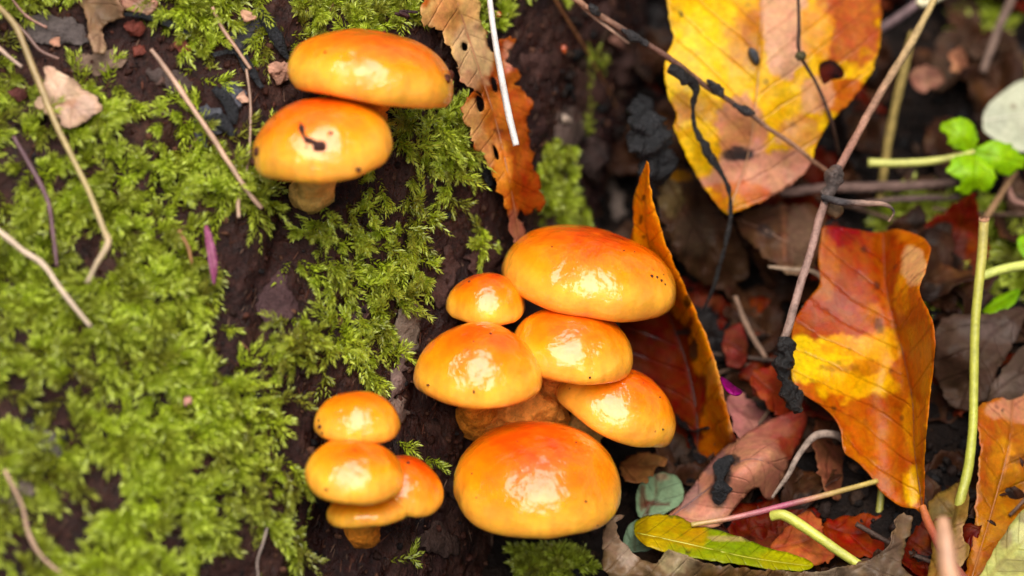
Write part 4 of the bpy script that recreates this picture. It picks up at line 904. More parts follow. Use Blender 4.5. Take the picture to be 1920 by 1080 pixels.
leaf('fallen_leaf', 'pale yellow-green leaf speckled brown, lying against the rusty orange leaf', 'leaf', [(1838, 1100), (1848, 1062), (1880, 1005), (1930, 950), (1985, 990), (1980, 1110)],
     [(1838, 1100, 1.0), (1890, 1000, 0.3), (1960, 960, 0.2), (1960, 1100, 1.0)], (0.44, 0.42, 0.14), [(1885, 1010, 18, 30, (0.24, 0.17, 0.08), 0.8), (1900, 1060, 40, 20, (0.30, 0.26, 0.10), 0.7), (1930, 1000, 40, 30, (0.58, 0.56, 0.24), 0.9), (1925, 970, 20, 14, (0.2, 0.14, 0.09), 0.7)], [(1845, 1095), (1900, 1030), (1975, 970)], crumple=0.08, mat='green')
leaf('withered_leaf', 'thin olive-brown withered leaf where the cut green stalk enters the litter', 'leaf', [(1742, 945), (1770, 920), (1808, 905), (1816, 950), (1803, 1000), (1818, 1030), (1806, 1060), (1770, 1095), (1738, 1095), (1748, 1020), (1738, 985)],
     [(1742, 945, -0.9), (1808, 905, -0.9), (1812, 1030, 0.4), (1745, 1090, 0.6), (1775, 1000, -0.3)], (0.16, 0.095, 0.03), [(1800, 1020, 12, 50, (0.34, 0.21, 0.11), 0.8), (1765, 960, 30, 30, (0.10, 0.07, 0.03), 0.7), (1750, 1060, 20, 30, (0.28, 0.15, 0.05), 0.7)], [(1750, 1090), (1780, 1000), (1800, 915)], crumple=0.10, cfreq=2.0, jag=3, mat='wetleaf')
leaf('withered_leaf', 'wrinkled grey-brown leaf in the shade behind the cut green stalk', 'leaf', [(1752, 640), (1770, 596), (1850, 588), (1925, 578), (1904, 640), (1872, 690), (1854, 745), (1800, 770), (1765, 735), (1750, 690)],
     [(1752, 640, -2.6), (1925, 580, -3.0), (1854, 745, -2.2), (1800, 660, -2.2), (1765, 735, -2.4)], (0.06, 0.036, 0.025), [(1800, 700, 50, 40, (0.045, 0.024, 0.015), 0.8), (1850, 620, 60, 25, (0.085, 0.06, 0.05), 0.8), (1830, 660, 6, 60, (0.07, 0.05, 0.04), 0.7)], [(1925, 582), (1850, 640), (1800, 760)], crumple=0.20, cfreq=1.5, jag=4, mat='wetleaf')
leaf('withered_leaf', 'wrinkled grey-brown leaf half under the rusty orange leaf', 'leaf', [(1850, 745), (1880, 690), (1940, 640), (1990, 660), (1990, 745), (1920, 760), (1870, 775)],
     [(1850, 745, -2.0), (1940, 640, -3.0), (1990, 745, -2.5), (1900, 720, -2.0)], (0.065, 0.042, 0.03), [(1900, 720, 40, 20, (0.10, 0.07, 0.055), 0.8)], [(1850, 750), (1920, 700), (1990, 690)], crumple=0.20, cfreq=1.5, jag=4, mat='wetleaf')
leaf('withered_leaf', 'dull brown spotted leaf under the tip of the big yellow leaf', 'leaf', [(1378, 412), (1440, 388), (1510, 384), (1545, 418), (1530, 500), (1478, 516), (1458, 498), (1420, 470)],
     [(1378, 412, -4.2), (1510, 385, -4.6), (1530, 500, -3.6), (1478, 515, -3.3), (1450, 440, -3.7)], (0.075, 0.036, 0.02), [(1500, 440, 30, 50, (0.15, 0.09, 0.06), 0.8), (1430, 430, 12, 9, BLK, 0.8), (1445, 440, 8, 8, BLK, 0.8), (1470, 430, 6, 60, (0.2, 0.09, 0.05), 0.7), (1480, 508, 26, 8, (0.34, 0.22, 0.14), 0.9)], [(1385, 412), (1450, 440), (1530, 495)], crumple=0.24, cfreq=1.6, jag=7, mat='wetleaf', rib=0.02, rib_col=(0.2, 0.1, 0.06))
leaf('withered_leaf', 'dark mottled brown leaf between the black crumpled lump and upright orange leaf', 'leaf', [(1232, 345), (1262, 305), (1300, 330), (1350, 400), (1400, 470), (1380, 540), (1300, 520), (1250, 440)],
     [(1232, 345, -3.4), (1262, 305, -3.8), (1400, 470, -4.2), (1300, 520, -4.0), (1300, 420, -3.7)], (0.04, 0.02, 0.011), [(1255, 370, 24, 40, (0.11, 0.075, 0.035), 0.8), (1300, 440, 40, 40, (0.04, 0.025, 0.016), 0.7), (1275, 330, 26, 10, (0.30, 0.14, 0.03), 0.7)], [(1245, 330), (1300, 420), (1380, 530)], crumple=0.30, cfreq=1.5, mat='wetleaf', jag=8)
leaf('pale_leaf', 'pale cream-green leaf beyond the small three-lobed green sprout', 'leaf', [(1842, 226), (1860, 190), (1930, 148), (2000, 180), (1990, 270), (1920, 285), (1890, 277), (1850, 252)],
     [(1842, 226, -5.4), (1930, 150, -6.4), (1990, 270, -5.6), (1890, 277, -5.0)], (0.50, 0.50, 0.36), [(1862, 230, 26, 30, (0.40, 0.40, 0.30), 0.7), (1900, 200, 6, 4, (0.2, 0.15, 0.1), 0.7)], [(1846, 226), (1920, 215), (1995, 220)], crumple=0.06, mat='plainleaf', rib=0.02, rib_col=(0.55, 0.52, 0.4))
for lab, ol, wz, c in [('dark red wet leaf lying under the crossed green stalks', [(1540, 985), (1575, 968), (1640, 965), (1668, 985), (1660, 1030), (1600, 1050), (1555, 1030)], -0.9, (0.16, 0.024, 0.010)),
                       ('coral red leaf scrap below the short yellow-green stalk', [(1440, 1030), (1478, 985), (1520, 960), (1545, 990), (1570, 1040), (1530, 1060), (1470, 1050)], -0.7, (0.34, 0.10, 0.05)),
                       ('dusky pink folded leaf behind the curled pinkish brown leaf', [(1362, 745), (1385, 735), (1420, 760), (1448, 790), (1420, 815), (1385, 822), (1372, 790)], -2.4, (0.32, 0.14, 0.12)),
                       ('red-brown leaf edge beneath the black knotted twig end', [(1408, 700), (1440, 690), (1468, 700), (1480, 760), (1470, 790), (1440, 770), (1415, 730)], -2.4, (0.18, 0.04, 0.022)),
                       ('small maroon leaf in the dark gap beside the upright orange leaf', [(1356, 640), (1380, 605), (1396, 625), (1400, 670), (1385, 690), (1362, 680)], -3.2, (0.11, 0.026, 0.018)),
                       ('brown ribbed leaf under the grey bent stalk', [(1525, 800), (1560, 770), (1590, 850), (1620, 890), (1600, 930), (1560, 935), (1535, 880)], -2.1, (0.15, 0.06, 0.035)),
                       ('mottled brown leaf fragment below the tilted orange mushroom', [(1165, 870), (1195, 852), (1230, 850), (1250, 868), (1225, 885), (1205, 905), (1172, 900)], -1.9, (0.22, 0.10, 0.045)),
                       ('flat pinkish leaf scrap among the sticks behind the big yellow leaf', [(1705, 150), (1730, 125), (1765, 140), (1755, 165), (1722, 168)], -6.2, (0.26, 0.13, 0.09)),
                       ('brown upright leaf scrap in the dim background litter', [(1780, 100), (1800, 88), (1812, 110), (1805, 140), (1785, 130)], -6.4, (0.28, 0.13, 0.08))]:
    c0 = np.mean(ol, 0); leaf('leaf_scrap', lab, 'leaf', ol, [(ol[0][0], ol[0][1], wz), (ol[2][0], ol[2][1], wz - 0.3), (ol[4][0], ol[4][1], wz + 0.2), (c0[0], c0[1], wz + 0.12)], c, [(c0[0] + 15, c0[1] - 8, 20, 14, tuple(0.5 * np.array(c)), 0.7), (c0[0] - 18, c0[1] + 10, 18, 12, tuple(np.minimum(1.6 * np.array(c), 0.8)), 0.7)],
         [ol[0], tuple(c0), ol[3]], crumple=0.10, cfreq=1.8, mat='wetleaf', jag=6)

# torn leaf on the log
tl = [(800, -30), (790, 47), (826, 54), (842, 88), (862, 118), (858, 138), (880, 162), (900, 176), (908, 205), (892, 172), (862, 198), (868, 226), (880, 242), (886, 266), (906, 292), (922, 326), (934, 352), (950, 398), (953, 430), (977, 467), (985, 458), (984, 432), (972, 408), (976, 392), (988, 412), (1002, 394), (1019, 397), (1015, 366), (1005, 320), (992, 258), (986, 215), (1002, 199), (976, 166), (966, 160), (974, 142), (960, 122), (946, 118), (967, 75), (934, 73), (926, 100), (912, 62), (905, 40), (892, -10), (884, -40)]
leaf('torn_leaf', 'torn jagged leaf, tan above and rusty red below, on the log under a white stalk', 'leaf', tl,
     [((800, -20), 0.35), ((880, -30), 0.4), ((840, 60), 0.45), ((900, 110), 0.30), ((955, 90), 0.6), ((875, 215), 0.55), ((940, 200), 0.35), ((990, 200), 0.75), ((910, 300), 0.5), ((1000, 300), 0.6), ((960, 400), 0.5), ((1012, 390), 1.0), ((978, 462), 0.55), ((950, 330), 0.75)], (0.30, 0.08, 0.03),
     [(850, 40, 70, 90, (0.62, 0.37, 0.16), 1.0), (885, 110, 40, 60, (0.66, 0.43, 0.23), 0.95), (835, 20, 30, 40, (0.56, 0.24, 0.10), 0.6), (880, 150, 20, 20, (0.45, 0.20, 0.12), 0.7), (885, 225, 24, 45, (0.66, 0.36, 0.16), 0.95), (915, 285, 26, 40, (0.60, 0.28, 0.12), 0.9), (955, 110, 16, 30, (0.52, 0.24, 0.15), 0.9), (960, 200, 30, 40, (0.40, 0.11, 0.045), 0.9), (940, 330, 20, 60, (0.66, 0.26, 0.08), 0.9), (925, 215, 24, 40, (0.55, 0.20, 0.07), 0.8),
      (985, 340, 26, 60, (0.34, 0.085, 0.035), 0.8), (965, 440, 22, 40, (0.34, 0.15, 0.10), 0.8), (935, 245, 9, 6, (0.12, 0.03, 0.02), 0.8)],
     [(845, -30), (885, 90), (930, 230), (955, 340), (978, 462)], crumple=0.16, cfreq=1.6, holes=[[(866, 80), (876, 83), (876, 94), (867, 94)], [(893, 180), (906, 186), (908, 204), (900, 210), (894, 200)], [(924, 272), (932, 280), (936, 298), (928, 296)], [(921, 145), (930, 150), (933, 172), (923, 168)]], rib=0.02, rib_col=(0.35, 0.14, 0.06), jag=7, sm=False, mat='plainleaf')
tube('dry_stalk', [(917, -12, -0.2), (926, 60, -0.15), (936, 120, -0.1), (952, 205, -0.1), (968, 273, -0.05)], [0.055, 0.06, 0.065, 0.07, 0.065], (0.62, 0.56, 0.52), 'straw', 'smooth white stalk lying across the torn rusty leaf', 'stalk', wig=0.0, rough=0.05)

# chips and scraps on the moss
def chip(name, label, cat, ol, lift, c, blobs=(), mat='plainleaf', jag=5, tilt=0.15, thick=0.03):
    m = np.mean(ol, 0); A = [((x, y), lift + (tilt if i % 2 else 0)) for i, (x, y) in enumerate(ol[::2])] + [((m[0], m[1]), lift + 0.08)]
    return leaf(name, label, cat, ol, A, c, blobs, [ol[0], tuple(m), ol[len(ol) // 2]], crumple=0.06, cfreq=2.5, mat=mat, jag=jag, thick=thick)
chip('wood_chip', 'pale pinkish flake of wood lying on the moss under a straw', 'wood chip', [(86, 130), (106, 134), (130, 150), (152, 166), (175, 178), (192, 206), (162, 226), (126, 244), (106, 216), (70, 202), (68, 186), (84, 174)], 0.42, (0.60, 0.40, 0.28), [(110, 165, 26, 26, (0.66, 0.46, 0.33), 0.8), (128, 196, 26, 5, (0.40, 0.20, 0.12), 0.8), (165, 200, 22, 20, (0.58, 0.39, 0.32), 0.7)], thick=0.08)
chip('bark_strip', 'bent brown bark strip on the bare part of the log', 'bark strip', [(150, -10), (215, -10), (232, 30), (205, 42), (190, 60), (198, 98), (178, 98), (165, 60), (158, 25)], 0.18, (0.22, 0.13, 0.075), [(180, 80, 20, 26, (0.34, 0.22, 0.14), 0.8), (205, 20, 24, 26, (0.10, 0.06, 0.035), 0.7)], tilt=0.3, thick=0.06)
chip('wood_chip', 'tan-pink wood chip next to the bent bark strip', 'wood chip', [(222, -15), (262, -15), (294, 8), (280, 28), (250, 24), (228, 12)], 0.22, (0.52, 0.28, 0.20), [(270, 10, 20, 12, (0.62, 0.40, 0.32), 0.7)], thick=0.08)
chip('wood_chip', 'tiny tan chip in the moss above the uppermost straw tip', 'wood chip', [(452, 22), (470, 24), (478, 34), (466, 42), (454, 36)], 0.3, (0.56, 0.33, 0.22))
chip('petal_sliver', 'slender magenta-pink sliver standing in the moss', 'petal', [(383, 424), (392, 428), (401, 455), (408, 490), (405, 520), (401, 536), (395, 515), (388, 470)], 0.5, (0.36, 0.11, 0.20), [(395, 470, 8, 40, (0.42, 0.17, 0.26), 0.7)], mat='green', jag=0.5)
chip('petal_sliver', 'magenta petal in the dark gap beside the upright orange leaf', 'petal', [(1350, 708), (1362, 712), (1378, 725), (1392, 735), (1380, 742), (1362, 732)], 1.2, (0.28, 0.02, 0.15), mat='green', jag=0.5)
WB = ['tan bit of wood above the pale pinkish flake', 'dark red bit of wood next to the bent bark strip', 'dark red bit of wood at the upper end of the straight straw', 'reddish bit of wood in the moss above the straight straw', 'brown bit of wood touching the oblong mushroom cap', 'tan bit of wood beside the slim brown stem',
      'pinkish bit of wood in the moss near the pink sliver', 'pink bit of wood deep in the mossy carpet', 'blackish bit of wood beside the pale pinkish flake', 'brown bit of wood between the upper pair of mushrooms', 'red-brown bit of wood under the crusted twig', 'pale bit of wood on bark beside the hanging moss strand']
for i, (x, y, s, c) in enumerate([(108, 88, 9, (0.40, 0.19, 0.12)), (250, 60, 14, (0.13, 0.03, 0.02)), (262, 100, 12, (0.12, 0.03, 0.02)), (340, 90, 11, (0.15, 0.04, 0.025)), (520, 140, 22, (0.36, 0.18, 0.12)), (455, 190, 10, (0.5, 0.28, 0.19)), (340, 555, 9, (0.6, 0.36, 0.27)), (355, 752, 9, (0.6, 0.28, 0.24)), (30, 185, 16, (0.10, 0.03, 0.025)), (620, 225, 10, (0.2, 0.1, 0.06)), (1150, 80, 14, (0.22, 0.10, 0.07)), (1055, 222, 10, (0.35, 0.26, 0.2))]):
    lump('wood_bit', [(x - s, y - s * 0.5), (x, y), (x + s, y + s * 0.6)], [0.02, s * 0.007, s * 0.010, s * 0.006, 0.02], c, 'bark', 'small ' + WB[i], 'wood bit', lift=0.12, amp=0.9, freq=6, flat=0.45, group='wood bits on the log', ns=14)
for x, y, s in ((1055, 92, 7), (932, 27, 6), (872, 965, 6)):
    lump('seed', [(x, y - s), (x, y), (x, y + s)], [0.01, 0.055, 0.06, 0.05, 0.01], (0.5, 0.07, 0.015), 'cap', 'tiny glossy orange-red seed on the dark wood of the log', 'seed', lift=0.05, amp=0.1, group='orange seeds on the log', ns=12)

# ------------------------------------------------------------------ straws and stalks on the log
def straw(label, pts, rad, c, cols=None, lift=0.42, cat='straw', name='straw', mat='straw', **kw):
    q = resolve(pts, lift); t = np.linspace(0, 1, len(q)); w = np.polyval(np.polyfit(t, q[:, 2], 1), t); w = w + max(0.0, (q[:, 2] - w).max() - 0.12)
    pts = [(p[0], p[1], k) for p, k in zip(pts, w)]
    return tube(name, pts, [k * 0.78 for k in rad], c, mat, label, cat, lift=lift, cols=cols, **dict(dict(rough=0.22), **kw))
straw('long kinked straw running over the pale wood flake', [(-12, 5), (30, 50), (75, 160), (120, 265), (165, 355), (195, 430), (203, 455), (185, 490), (163, 530)], [0.06, 0.07, 0.075, 0.07, 0.06, 0.065, 0.085, 0.055, 0.05], (0.4, 0.27, 0.11), [(0.30, 0.20, 0.08), (0.36, 0.24, 0.10), (0.42, 0.31, 0.12), (0.48, 0.34, 0.2), (0.4, 0.3, 0.18)], lift=0.85, sub=6)
straw('straight pinkish-tan straw ending at the stained mushroom stem', [(283, 93), (320, 140), (370, 215), (425, 300), (465, 360), (492, 392)], [0.05, 0.06, 0.065, 0.06, 0.05], (0.48, 0.28, 0.18), [(0.38, 0.22, 0.15), (0.55, 0.33, 0.22), (0.42, 0.26, 0.17), (0.34, 0.2, 0.13)], lift=0.75)
straw('short straw stub below the straight pinkish-tan straw', [(452, 352), (446, 380), (447, 408)], [0.04, 0.05, 0.045], (0.42, 0.27, 0.18), lift=0.4)
straw('pale straw sloping down through the moss', [(-12, 425), (35, 465), (80, 495), (115, 545), (170, 612)], [0.06, 0.065, 0.06, 0.045], (0.55, 0.40, 0.28), lift=0.8)
straw('purple-brown limp stalk across the moss', [(25, 255), (55, 310), (85, 365), (98, 420), (108, 500)], [0.05, 0.06, 0.055, 0.05], (0.12, 0.05, 0.06), lift=0.5)
straw('bent light brown straw low on the moss', [(8, 880), (42, 950), (55, 1000), (85, 1050), (140, 1092)], [0.045, 0.05, 0.05, 0.045], (0.40, 0.24, 0.15), lift=0.5)
straw('thin tan straw crossing into dark bark shreds', [(398, 14), (418, 55), (445, 92), (470, 130)], [0.04, 0.045, 0.04], (0.40, 0.22, 0.14), lift=0.3)
straw('thin reddish straw on the bare part of the log', [(20, -5), (50, 30), (88, 52)], [0.03, 0.035, 0.03], (0.30, 0.14, 0.10), lift=0.25)
straw('faded straw behind the long kinked straw', [(-10, 82), (15, 105), (42, 126)], [0.05, 0.05, 0.04], (0.46, 0.30, 0.22), lift=0.5)
straw('dark red-brown straw beside the long kinked straw', [(5, 20), (45, 60), (75, 95), (110, 112)], [0.04, 0.045, 0.04], (0.16, 0.08, 0.06), lift=0.3)
straw('grey hair-thin root low on the bare wood', [(500, 990), (492, 1020), (482, 1055), (486, 1090)], [0.03, 0.025, 0.02], (0.30, 0.22, 0.18), lift=0.2)
straw('slim brown stem upright beside the stained mushroom', [(462, 130), (470, 200), (468, 280), (460, 330)], [0.03, 0.035, 0.03], (0.30, 0.18, 0.12), lift=0.35)
straw('short orange-brown straw in the moss by the pink sliver', [(335, 430), (352, 465), (360, 500)], [0.04, 0.045, 0.03], (0.34, 0.16, 0.06), lift=0.4)
straw('rusty thin stem running down the dark bark', [(1028, -20), (1085, 72), (1130, 150), (1176, 242)], [0.035, 0.045, 0.04, 0.03], (0.25, 0.10, 0.04), [(0.30, 0.12, 0.04), (0.22, 0.09, 0.04), (0.26, 0.12, 0.04)], lift=0.25)
tube('stalk', [(748, 0), (706, 30), (708, 44), (722, 52), (750, 58)][1:], [0.025, 0.04, 0.045, 0.03], (0.05, 0.02, 0.02), 'char', 'short dark hooked bit on the edge of the oblong mushroom cap', 'debris', lift=1.0)
# dark wet bark shreds
for i, (pts, rd, lab) in enumerate([([(470, 20), (500, 50), (515, 85), (530, 110)], [0.08, 0.16, 0.12, 0.05], 'blue-black wet bark shred above the stained mushroom'), ([(395, 110), (440, 100), (470, 135), (490, 170)], [0.05, 0.10, 0.12, 0.06], 'blackened shred lying where the thin tan straw ends'),
                                   ([(380, 240), (410, 235), (435, 260)], [0.08, 0.20, 0.08], 'slate-grey wet bark shred beside the straight straw'), ([(400, 170), (430, 200), (440, 235)], [0.08, 0.16, 0.06], 'slate-black wet shred beneath the slim brown stem'), ([(230, 35), (290, 40), (350, 68)], [0.05, 0.08, 0.05], 'black root fibre above the straight pinkish straw'),
                                   ([(878, 290), (900, 320), (912, 352)], [0.06, 0.16, 0.08], 'glossy black wet wood below the torn leaf hole'), ([(575, 920), (585, 938), (600, 950)], [0.06, 0.12, 0.06], 'glossy dark lump at the side of the little mushroom clump')]):
    lump('bark_shred', pts, [k * 0.72 for k in rd], (0.012, 0.012, 0.015), 'char', lab, 'bark shred', lift=0.15, amp=0.6, freq=3.5, flat=0.35)
lump('wet_root', [(1098, 262), (1105, 290), (1100, 318), (1112, 345)], [0.06, 0.20, 0.24, 0.16, 0.05], (0.035, 0.016, 0.012), 'char', 'wet black root knob below the hanging moss strand', 'root', amp=0.8, freq=4, flat=0.8, lift=0.2, ns=24)
lump('black_lump', [(1212, 185, -3.0), (1205, 225, -2.5), (1218, 270, -2.4), (1232, 315, -2.6), (1240, 345, -2.9)], [0.12, 0.32, 0.36, 0.30, 0.08], (0.014, 0.013, 0.014), 'char', 'black crumpled charred lump beside the big yellow leaf', 'debris', amp=1.0, freq=4.0, flat=0.4, ns=40)
# hanging strand of moss
p0 = resolve([(1097, 100), (1097, 130), (1096, 165), (1098, 205), (1093, 235), (1100, 255)], 0.12); ps = catmull(p0, 12); r9 = np.random.default_rng(9)
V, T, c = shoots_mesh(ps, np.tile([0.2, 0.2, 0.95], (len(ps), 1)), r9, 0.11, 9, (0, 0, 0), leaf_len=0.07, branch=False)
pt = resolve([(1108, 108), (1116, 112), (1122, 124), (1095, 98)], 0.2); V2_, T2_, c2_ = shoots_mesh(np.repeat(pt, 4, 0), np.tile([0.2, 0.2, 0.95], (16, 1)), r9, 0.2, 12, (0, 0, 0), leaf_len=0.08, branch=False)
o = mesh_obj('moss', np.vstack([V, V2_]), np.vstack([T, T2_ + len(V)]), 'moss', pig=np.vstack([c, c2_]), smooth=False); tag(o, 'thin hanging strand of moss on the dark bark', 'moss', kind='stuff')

# ------------------------------------------------------------------ twigs
BR = (0.16, 0.075, 0.045)
root = tube('twig', [(1062, -14, -1.6), (1150, 46, -1.7), (1250, 106, -1.9), (1330, 165, -2.2), (1420, 222, -2.4), (1510, 290, -2.7), (1572, 338, -3.2)], [0.06, 0.07, 0.06, 0.055, 0.05, 0.045, 0.035], BR, 'twig',
     'brown twig with black crusts slanting across the big yellow leaf', 'twig', cols=[(0.34, 0.17, 0.10), (0.10, 0.05, 0.035), (0.14, 0.06, 0.04), (0.09, 0.045, 0.03), (0.24, 0.12, 0.07), (0.2, 0.09, 0.05)], rough=0.25, wig=0.05)
for pts, rd in [([(1165, 55, -1.6), (1185, 66, -1.6), (1215, 84, -1.65)], [0.03, 0.09, 0.05]), ([(1325, 150, -2.05), (1345, 166, -2.1), (1355, 180, -2.2)], [0.03, 0.11, 0.04]), ([(1375, 195, -2.3), (1398, 208, -2.35), (1415, 214, -2.4)], [0.04, 0.10, 0.05]), ([(1105, 8, -1.5), (1115, 20, -1.5), (1125, 28, -1.55)], [0.02, 0.08, 0.03])]:
    lump('black_crust', pts, rd, (0.03, 0.025, 0.025), 'char', parent=root, amp=0.6, freq=6, flat=0.9, ns=12)
root = tube('twig', [(1066, -8, -1.75), (1110, 28, -1.75), (1150, 58, -1.8), (1180, 82, -1.9)], [0.03, 0.035, 0.025], (0.42, 0.26, 0.18), 'twig', 'short pale sliver of twig beside the brown crusted twig', 'twig', rough=0.15)
root = tube('twig', [(1765, -25, -2.4), (1705, 85, -2.1), (1645, 185, -1.8), (1590, 285, -1.4), (1560, 345, -1.15), (1527, 445, -0.9), (1497, 548, -0.6), (1468, 640, -0.4)], [0.07, 0.085, 0.08, 0.08, 0.085, 0.08, 0.08, 0.085], (0.28, 0.15, 0.11), 'twig',
     'long straight brown twig ending in a black knot over the yellow-banded leaf', 'twig', cols=[(0.36, 0.26, 0.10), (0.36, 0.24, 0.11), (0.30, 0.16, 0.10), (0.28, 0.13, 0.09), (0.22, 0.12, 0.09), (0.26, 0.15, 0.12), (0.26, 0.16, 0.13), (0.2, 0.13, 0.1)], rough=0.12, wig=0.03)
lump('black_knot', [(1472, 632, -0.35), (1472, 665, -0.3), (1470, 700, -0.3), (1480, 735, -0.3), (1498, 772, -0.4)], [0.08, 0.18, 0.12, 0.12, 0.16, 0.08], (0.015, 0.012, 0.011), 'char', parent=root, amp=0.9, freq=5.5, flat=0.9, ns=28)
lump('bark_knot', [(1572, 312, -1.2), (1562, 338, -1.05), (1552, 365, -1.0), (1548, 385, -1.0)], [0.06, 0.15, 0.12, 0.10, 0.04], (0.10, 0.07, 0.06), 'char', parent=root, amp=0.6, freq=5, flat=0.9, ns=16)
tube('side_shoot', [(1542, 368, -1.0), (1575, 378, -0.9), (1620, 381, -0.85), (1660, 384, -0.9), (1676, 398, -0.95), (1666, 416, -1.0)], [0.08, 0.07, 0.055, 0.045, 0.03, 0.02], (0.06, 0.04, 0.035), 'twig', parent=root, cols=[(0.035, 0.03, 0.03), (0.05, 0.04, 0.04), (0.30, 0.18, 0.13), (0.04, 0.03, 0.03), (0.30, 0.18, 0.11)], rough=0.3)
lump('brown_gall', [(1545, 385, -1.3), (1562, 392, -1.25), (1580, 396, -1.3)], [0.05, 0.14, 0.15, 0.06], (0.09, 0.05, 0.025), 'twig', parent=root, amp=0.3, freq=4, flat=0.9, ns=14)
tube('thin_stem', [(1496, -14, -2.4), (1498, 50, -2.4), (1500, 100, -2.45), (1530, 158, -2.7), (1560, 232, -3.0), (1574, 290, -3.8)], [0.035, 0.04, 0.04, 0.04, 0.04, 0.03], (0.06, 0.03, 0.02), 'twig', 'thin dark jointed stem hanging in front of the big yellow leaf', 'stem', rough=0.2)
lump('stem_joint', [(1492, 102, -2.4), (1501, 105, -2.38), (1508, 109, -2.42)], [0.05, 0.10, 0.05], (0.07, 0.055, 0.02), 'char', parent=bpy.data.objects['thin_stem'], amp=0.4, freq=6, flat=1.0, ns=12)
tube('black_strip', [(1254, 128, -1.75), (1285, 142, -1.8), (1303, 165, -2.0), (1302, 205, -2.2), (1304, 245, -2.3), (1322, 278, -2.3), (1338, 305, -2.4), (1362, 348, -2.5), (1370, 400, -2.6), (1358, 470, -2.7), (1338, 535, -2.9), (1318, 590, -3.2)],
     [0.08, 0.13, 0.09, 0.04, 0.05, 0.10, 0.08, 0.05, 0.04, 0.04, 0.04, 0.03], (0.016, 0.013, 0.012), 'char', 'black shrivelled strip dangling from the crusted twig past the yellow leaf', 'strip', rough=0.55, ns=12, wig=0.06, flat=0.6)
tube('grey_stalk', [(1448, 934, -0.9), (1475, 895, -0.85), (1500, 850, -0.9), (1530, 818, -1.1), (1565, 816, -1.5), (1600, 835, -1.9)], [0.025, 0.05, 0.06, 0.075, 0.08, 0.07], (0.26, 0.19, 0.15), 'twig', 'grey bent stalk arching over the litter beside the curled pinkish leaf', 'stalk', flat=0.7)
tube('grey_stalk', [(1440, 500, -3.0), (1480, 505, -2.9), (1520, 508, -2.8), (1543, 525, -2.6), (1535, 555, -2.5), (1505, 578, -2.5)], [0.03, 0.045, 0.05, 0.06, 0.055, 0.03], (0.22, 0.15, 0.10), 'twig', 'pale curled stalk beside the long straight brown twig', 'stalk', flat=0.7)
tube('purple_stalk', [(1296, 984, -0.35), (1380, 970, -0.4), (1470, 948, -0.5), (1560, 925, -0.7), (1645, 902, -1.0)], [0.045, 0.055, 0.06, 0.055, 0.05], (0.4, 0.2, 0.12), 'straw', 'thin purple and green stalk across the litter', 'stalk', cols=[(0.42, 0.32, 0.08), (0.40, 0.14, 0.12), (0.36, 0.07, 0.13), (0.40, 0.26, 0.08), (0.42, 0.32, 0.07)], rough=0.05, wig=0)
tube('green_stalk', [(1446, 968, -0.4), (1470, 966, -0.3), (1510, 990, -0.2), (1560, 1025, -0.05), (1612, 1060, 0.15)], [0.10, 0.105, 0.10, 0.095, 0.09], (0.46, 0.45, 0.07), 'straw', 'short bent yellow-green stalk in front of the coral red scrap', 'stalk', rough=0.05, wig=0)
tube('green_stalk', [(1655, 905, -1.4), (1650, 945, -1.35), (1645, 980, -1.3), (1632, 1010, -1.2)], [0.07, 0.075, 0.07, 0.06], (0.33, 0.30, 0.05), 'straw', 'short olive stalk under the tip of the yellow-banded leaf', 'stalk', rough=0.05, wig=0)
root = tube('green_stalk', [(1845, 414, -1.2), (1840, 490, -1.2), (1829, 600, -1.15), (1826, 720, -1.05), (1824, 800, -0.9), (1815, 880, -0.8), (1800, 940, -0.7), (1792, 985, -0.8)], [0.105, 0.10, 0.095, 0.09, 0.09, 0.10, 0.10, 0.08], (0.40, 0.38, 0.05), 'straw',
     'tall upright yellow-green stalk with a cut brownish top', 'stalk', cols=[(0.44, 0.33, 0.09), (0.42, 0.40, 0.055), (0.42, 0.42, 0.05), (0.40, 0.40, 0.05), (0.36, 0.33, 0.06)], rough=0.04, wig=0)
V, Fc = tube_mesh(np.array([F(1845.2, 412, -1.18), F(1845.2, 409.5, -1.165), F(1845.2, 408.5, -1.16), F(1845.2, 410, -1.168)]), [0.104, 0.104, 0.07, 0.03], 14, 0.08, 3); mesh_obj('cut_end', V, Fc, 'stem', parent=root, pig=np.tile(np.array([0.5, 0.24, 0.13]), (len(V), 1)))
tube('green_stalk', [(1842, 518, -1.9), (1880, 505, -2.0), (1940, 494, -2.2), (2000, 485, -2.4)], [0.09, 0.095, 0.10, 0.10], (0.55, 0.58, 0.12), 'straw', 'pale green stalk lying flat behind the tall cut stalk', 'stalk', rough=0.04, wig=0)
leaf('green_leaf', 'single bright green leaf tip behind the tall cut stalk', 'leaf', [(1842, 586), (1862, 562), (1895, 546), (1913, 545), (1902, 568), (1870, 588)], [(1842, 586, -3.2), (1913, 545, -3.4), (1870, 588, -3.0)], (0.22, 0.42, 0.02), (), [(1844, 584), (1875, 568), (1911, 546)], crumple=0.03, mat='green')
leaf('green_leaf', 'bright green leaf edge beyond the pale flat stalk', 'leaf', [(1908, 450), (1925, 440), (1975, 450), (1975, 490), (1925, 486), (1912, 470)], [(1908, 450, -3.6), (1970, 445, -3.8), (1925, 486, -3.4)], (0.22, 0.42, 0.02), (), [(1910, 460), (1970, 465)], crumple=0.03, mat='green')
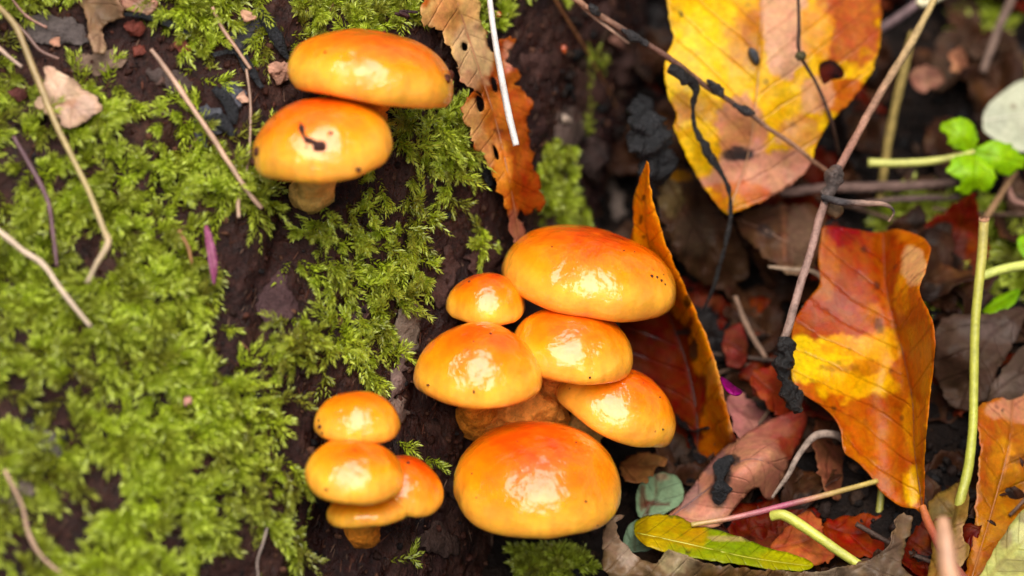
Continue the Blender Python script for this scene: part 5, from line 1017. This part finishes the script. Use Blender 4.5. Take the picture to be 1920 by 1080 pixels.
# three-lobed sprout
root = empty('green_sprout', F(1630, 306, -4.6)); tag(root, 'small bright green sprout with three lobed leaflets on a pale stalk', 'plant')
tube('stem', [(1628, 305, -4.5), (1680, 306, -4.4), (1740, 303, -4.3), (1790, 294, -4.2), (1828, 284, -4.1)], [0.09, 0.085, 0.08, 0.07, 0.04], (0.52, 0.50, 0.11), 'straw', parent=root, rough=0.04, wig=0)
for ol, mr, dz in [([(1758, 240), (1770, 228), (1790, 222), (1815, 227), (1833, 248), (1830, 272), (1822, 286), (1800, 284), (1782, 268), (1772, 252)], [(1824, 284), (1800, 255), (1775, 236)], 0.1),
                   ([(1828, 288), (1848, 268), (1880, 264), (1900, 275), (1922, 298), (1918, 316), (1895, 326), (1868, 322), (1845, 308)], [(1830, 287), (1875, 295), (1916, 306)], 0.05),
                   ([(1826, 286), (1842, 292), (1856, 310), (1868, 328), (1860, 348), (1842, 363), (1828, 356), (1812, 362), (1795, 358), (1798, 338), (1788, 328), (1776, 318), (1784, 300), (1805, 290)], [(1826, 288), (1828, 320), (1824, 358)], 0.2)]:
    m = np.mean(ol, 0)
    leaf('leaflet', None, None, ol, [(ol[0][0], ol[0][1], -4.1 - dz * 0.5), (ol[3][0], ol[3][1], -4.2 + dz), (ol[6][0], ol[6][1], -4.2 + dz * 0.6), (m[0], m[1], -4.0 + dz)], (0.28, 0.50, 0.03), [(m[0], m[1], 20, 14, (0.36, 0.58, 0.05), 0.6)], mr, crumple=0.05, mat='green', parent=root, jag=5)
# background stalks on the right
for lab, pts, rd, c in [('blurred mustard-coloured stalk behind the long straight twig', [(1712, 60, -5.4), (1690, 150, -5.3), (1668, 250, -5.3), (1648, 385, -5.2)], [0.09, 0.10, 0.10, 0.09], (0.26, 0.18, 0.05)),
                        ('brown stick leaning in the dim background litter', [(1905, -20, -6.5), (1870, 60, -6.6), (1842, 135, -6.6)], [0.10, 0.10, 0.09], (0.16, 0.10, 0.075)),
                        ('brown stem leaning behind the green sprout', [(1905, 320, -4.4), (1880, 360, -4.4), (1845, 412, -4.2)], [0.07, 0.07, 0.07], (0.24, 0.13, 0.06)),
                        ('brown flat stick lying across behind the long twig', [(1462, 362, -4.8), (1560, 352, -4.8), (1680, 350, -5.0), (1790, 342, -5.1)], [0.10, 0.11, 0.11, 0.08], (0.17, 0.10, 0.08)),
                        ('dim stick lying just below the brown flat stick', [(1600, 385, -4.8), (1700, 372, -4.9), (1800, 370, -4.9)], [0.06, 0.07, 0.06], (0.10, 0.06, 0.05)),
                        ('mauve-brown stick beside the edge of the big yellow leaf', [(1640, 60, -6.0), (1690, 30, -6.2), (1740, -10, -6.3)], [0.09, 0.10, 0.09], (0.16, 0.10, 0.10)),
                        ('brown stick in the dark gap right of the upright leaf', [(1378, 555, -3.6), (1400, 610, -3.5), (1436, 672, -3.3)], [0.05, 0.06, 0.05], (0.20, 0.12, 0.08)),
                        ('pinkish curled stalk beside the brown leaning stem', [(1890, 345, -4.6), (1900, 375, -4.5), (1925, 385, -4.5)], [0.06, 0.07, 0.06], (0.24, 0.12, 0.09)),
                        ('pale root tip behind the top of the long straight twig', [(1720, 0, -4.0), (1735, 8, -4.0), (1775, -12, -4.1)], [0.08, 0.10, 0.10], (0.55, 0.48, 0.30))]:
    tube('stick', pts, rd, c, 'twig', lab, 'stick', rough=0.12)
tube('dry_stalk', [(1768, 975, 4.6), (1772, 1010, 4.8), (1778, 1060, 5.0), (1784, 1140, 5.2), (1786, 1250, 4.0), (1790, 1420, 0.5)], [0.10, 0.15, 0.17, 0.18, 0.18, 0.18], (0.50, 0.26, 0.15), 'straw', 'blurred tan stem tip standing up in front of the red leaf stalk', 'stem', rough=0.08)
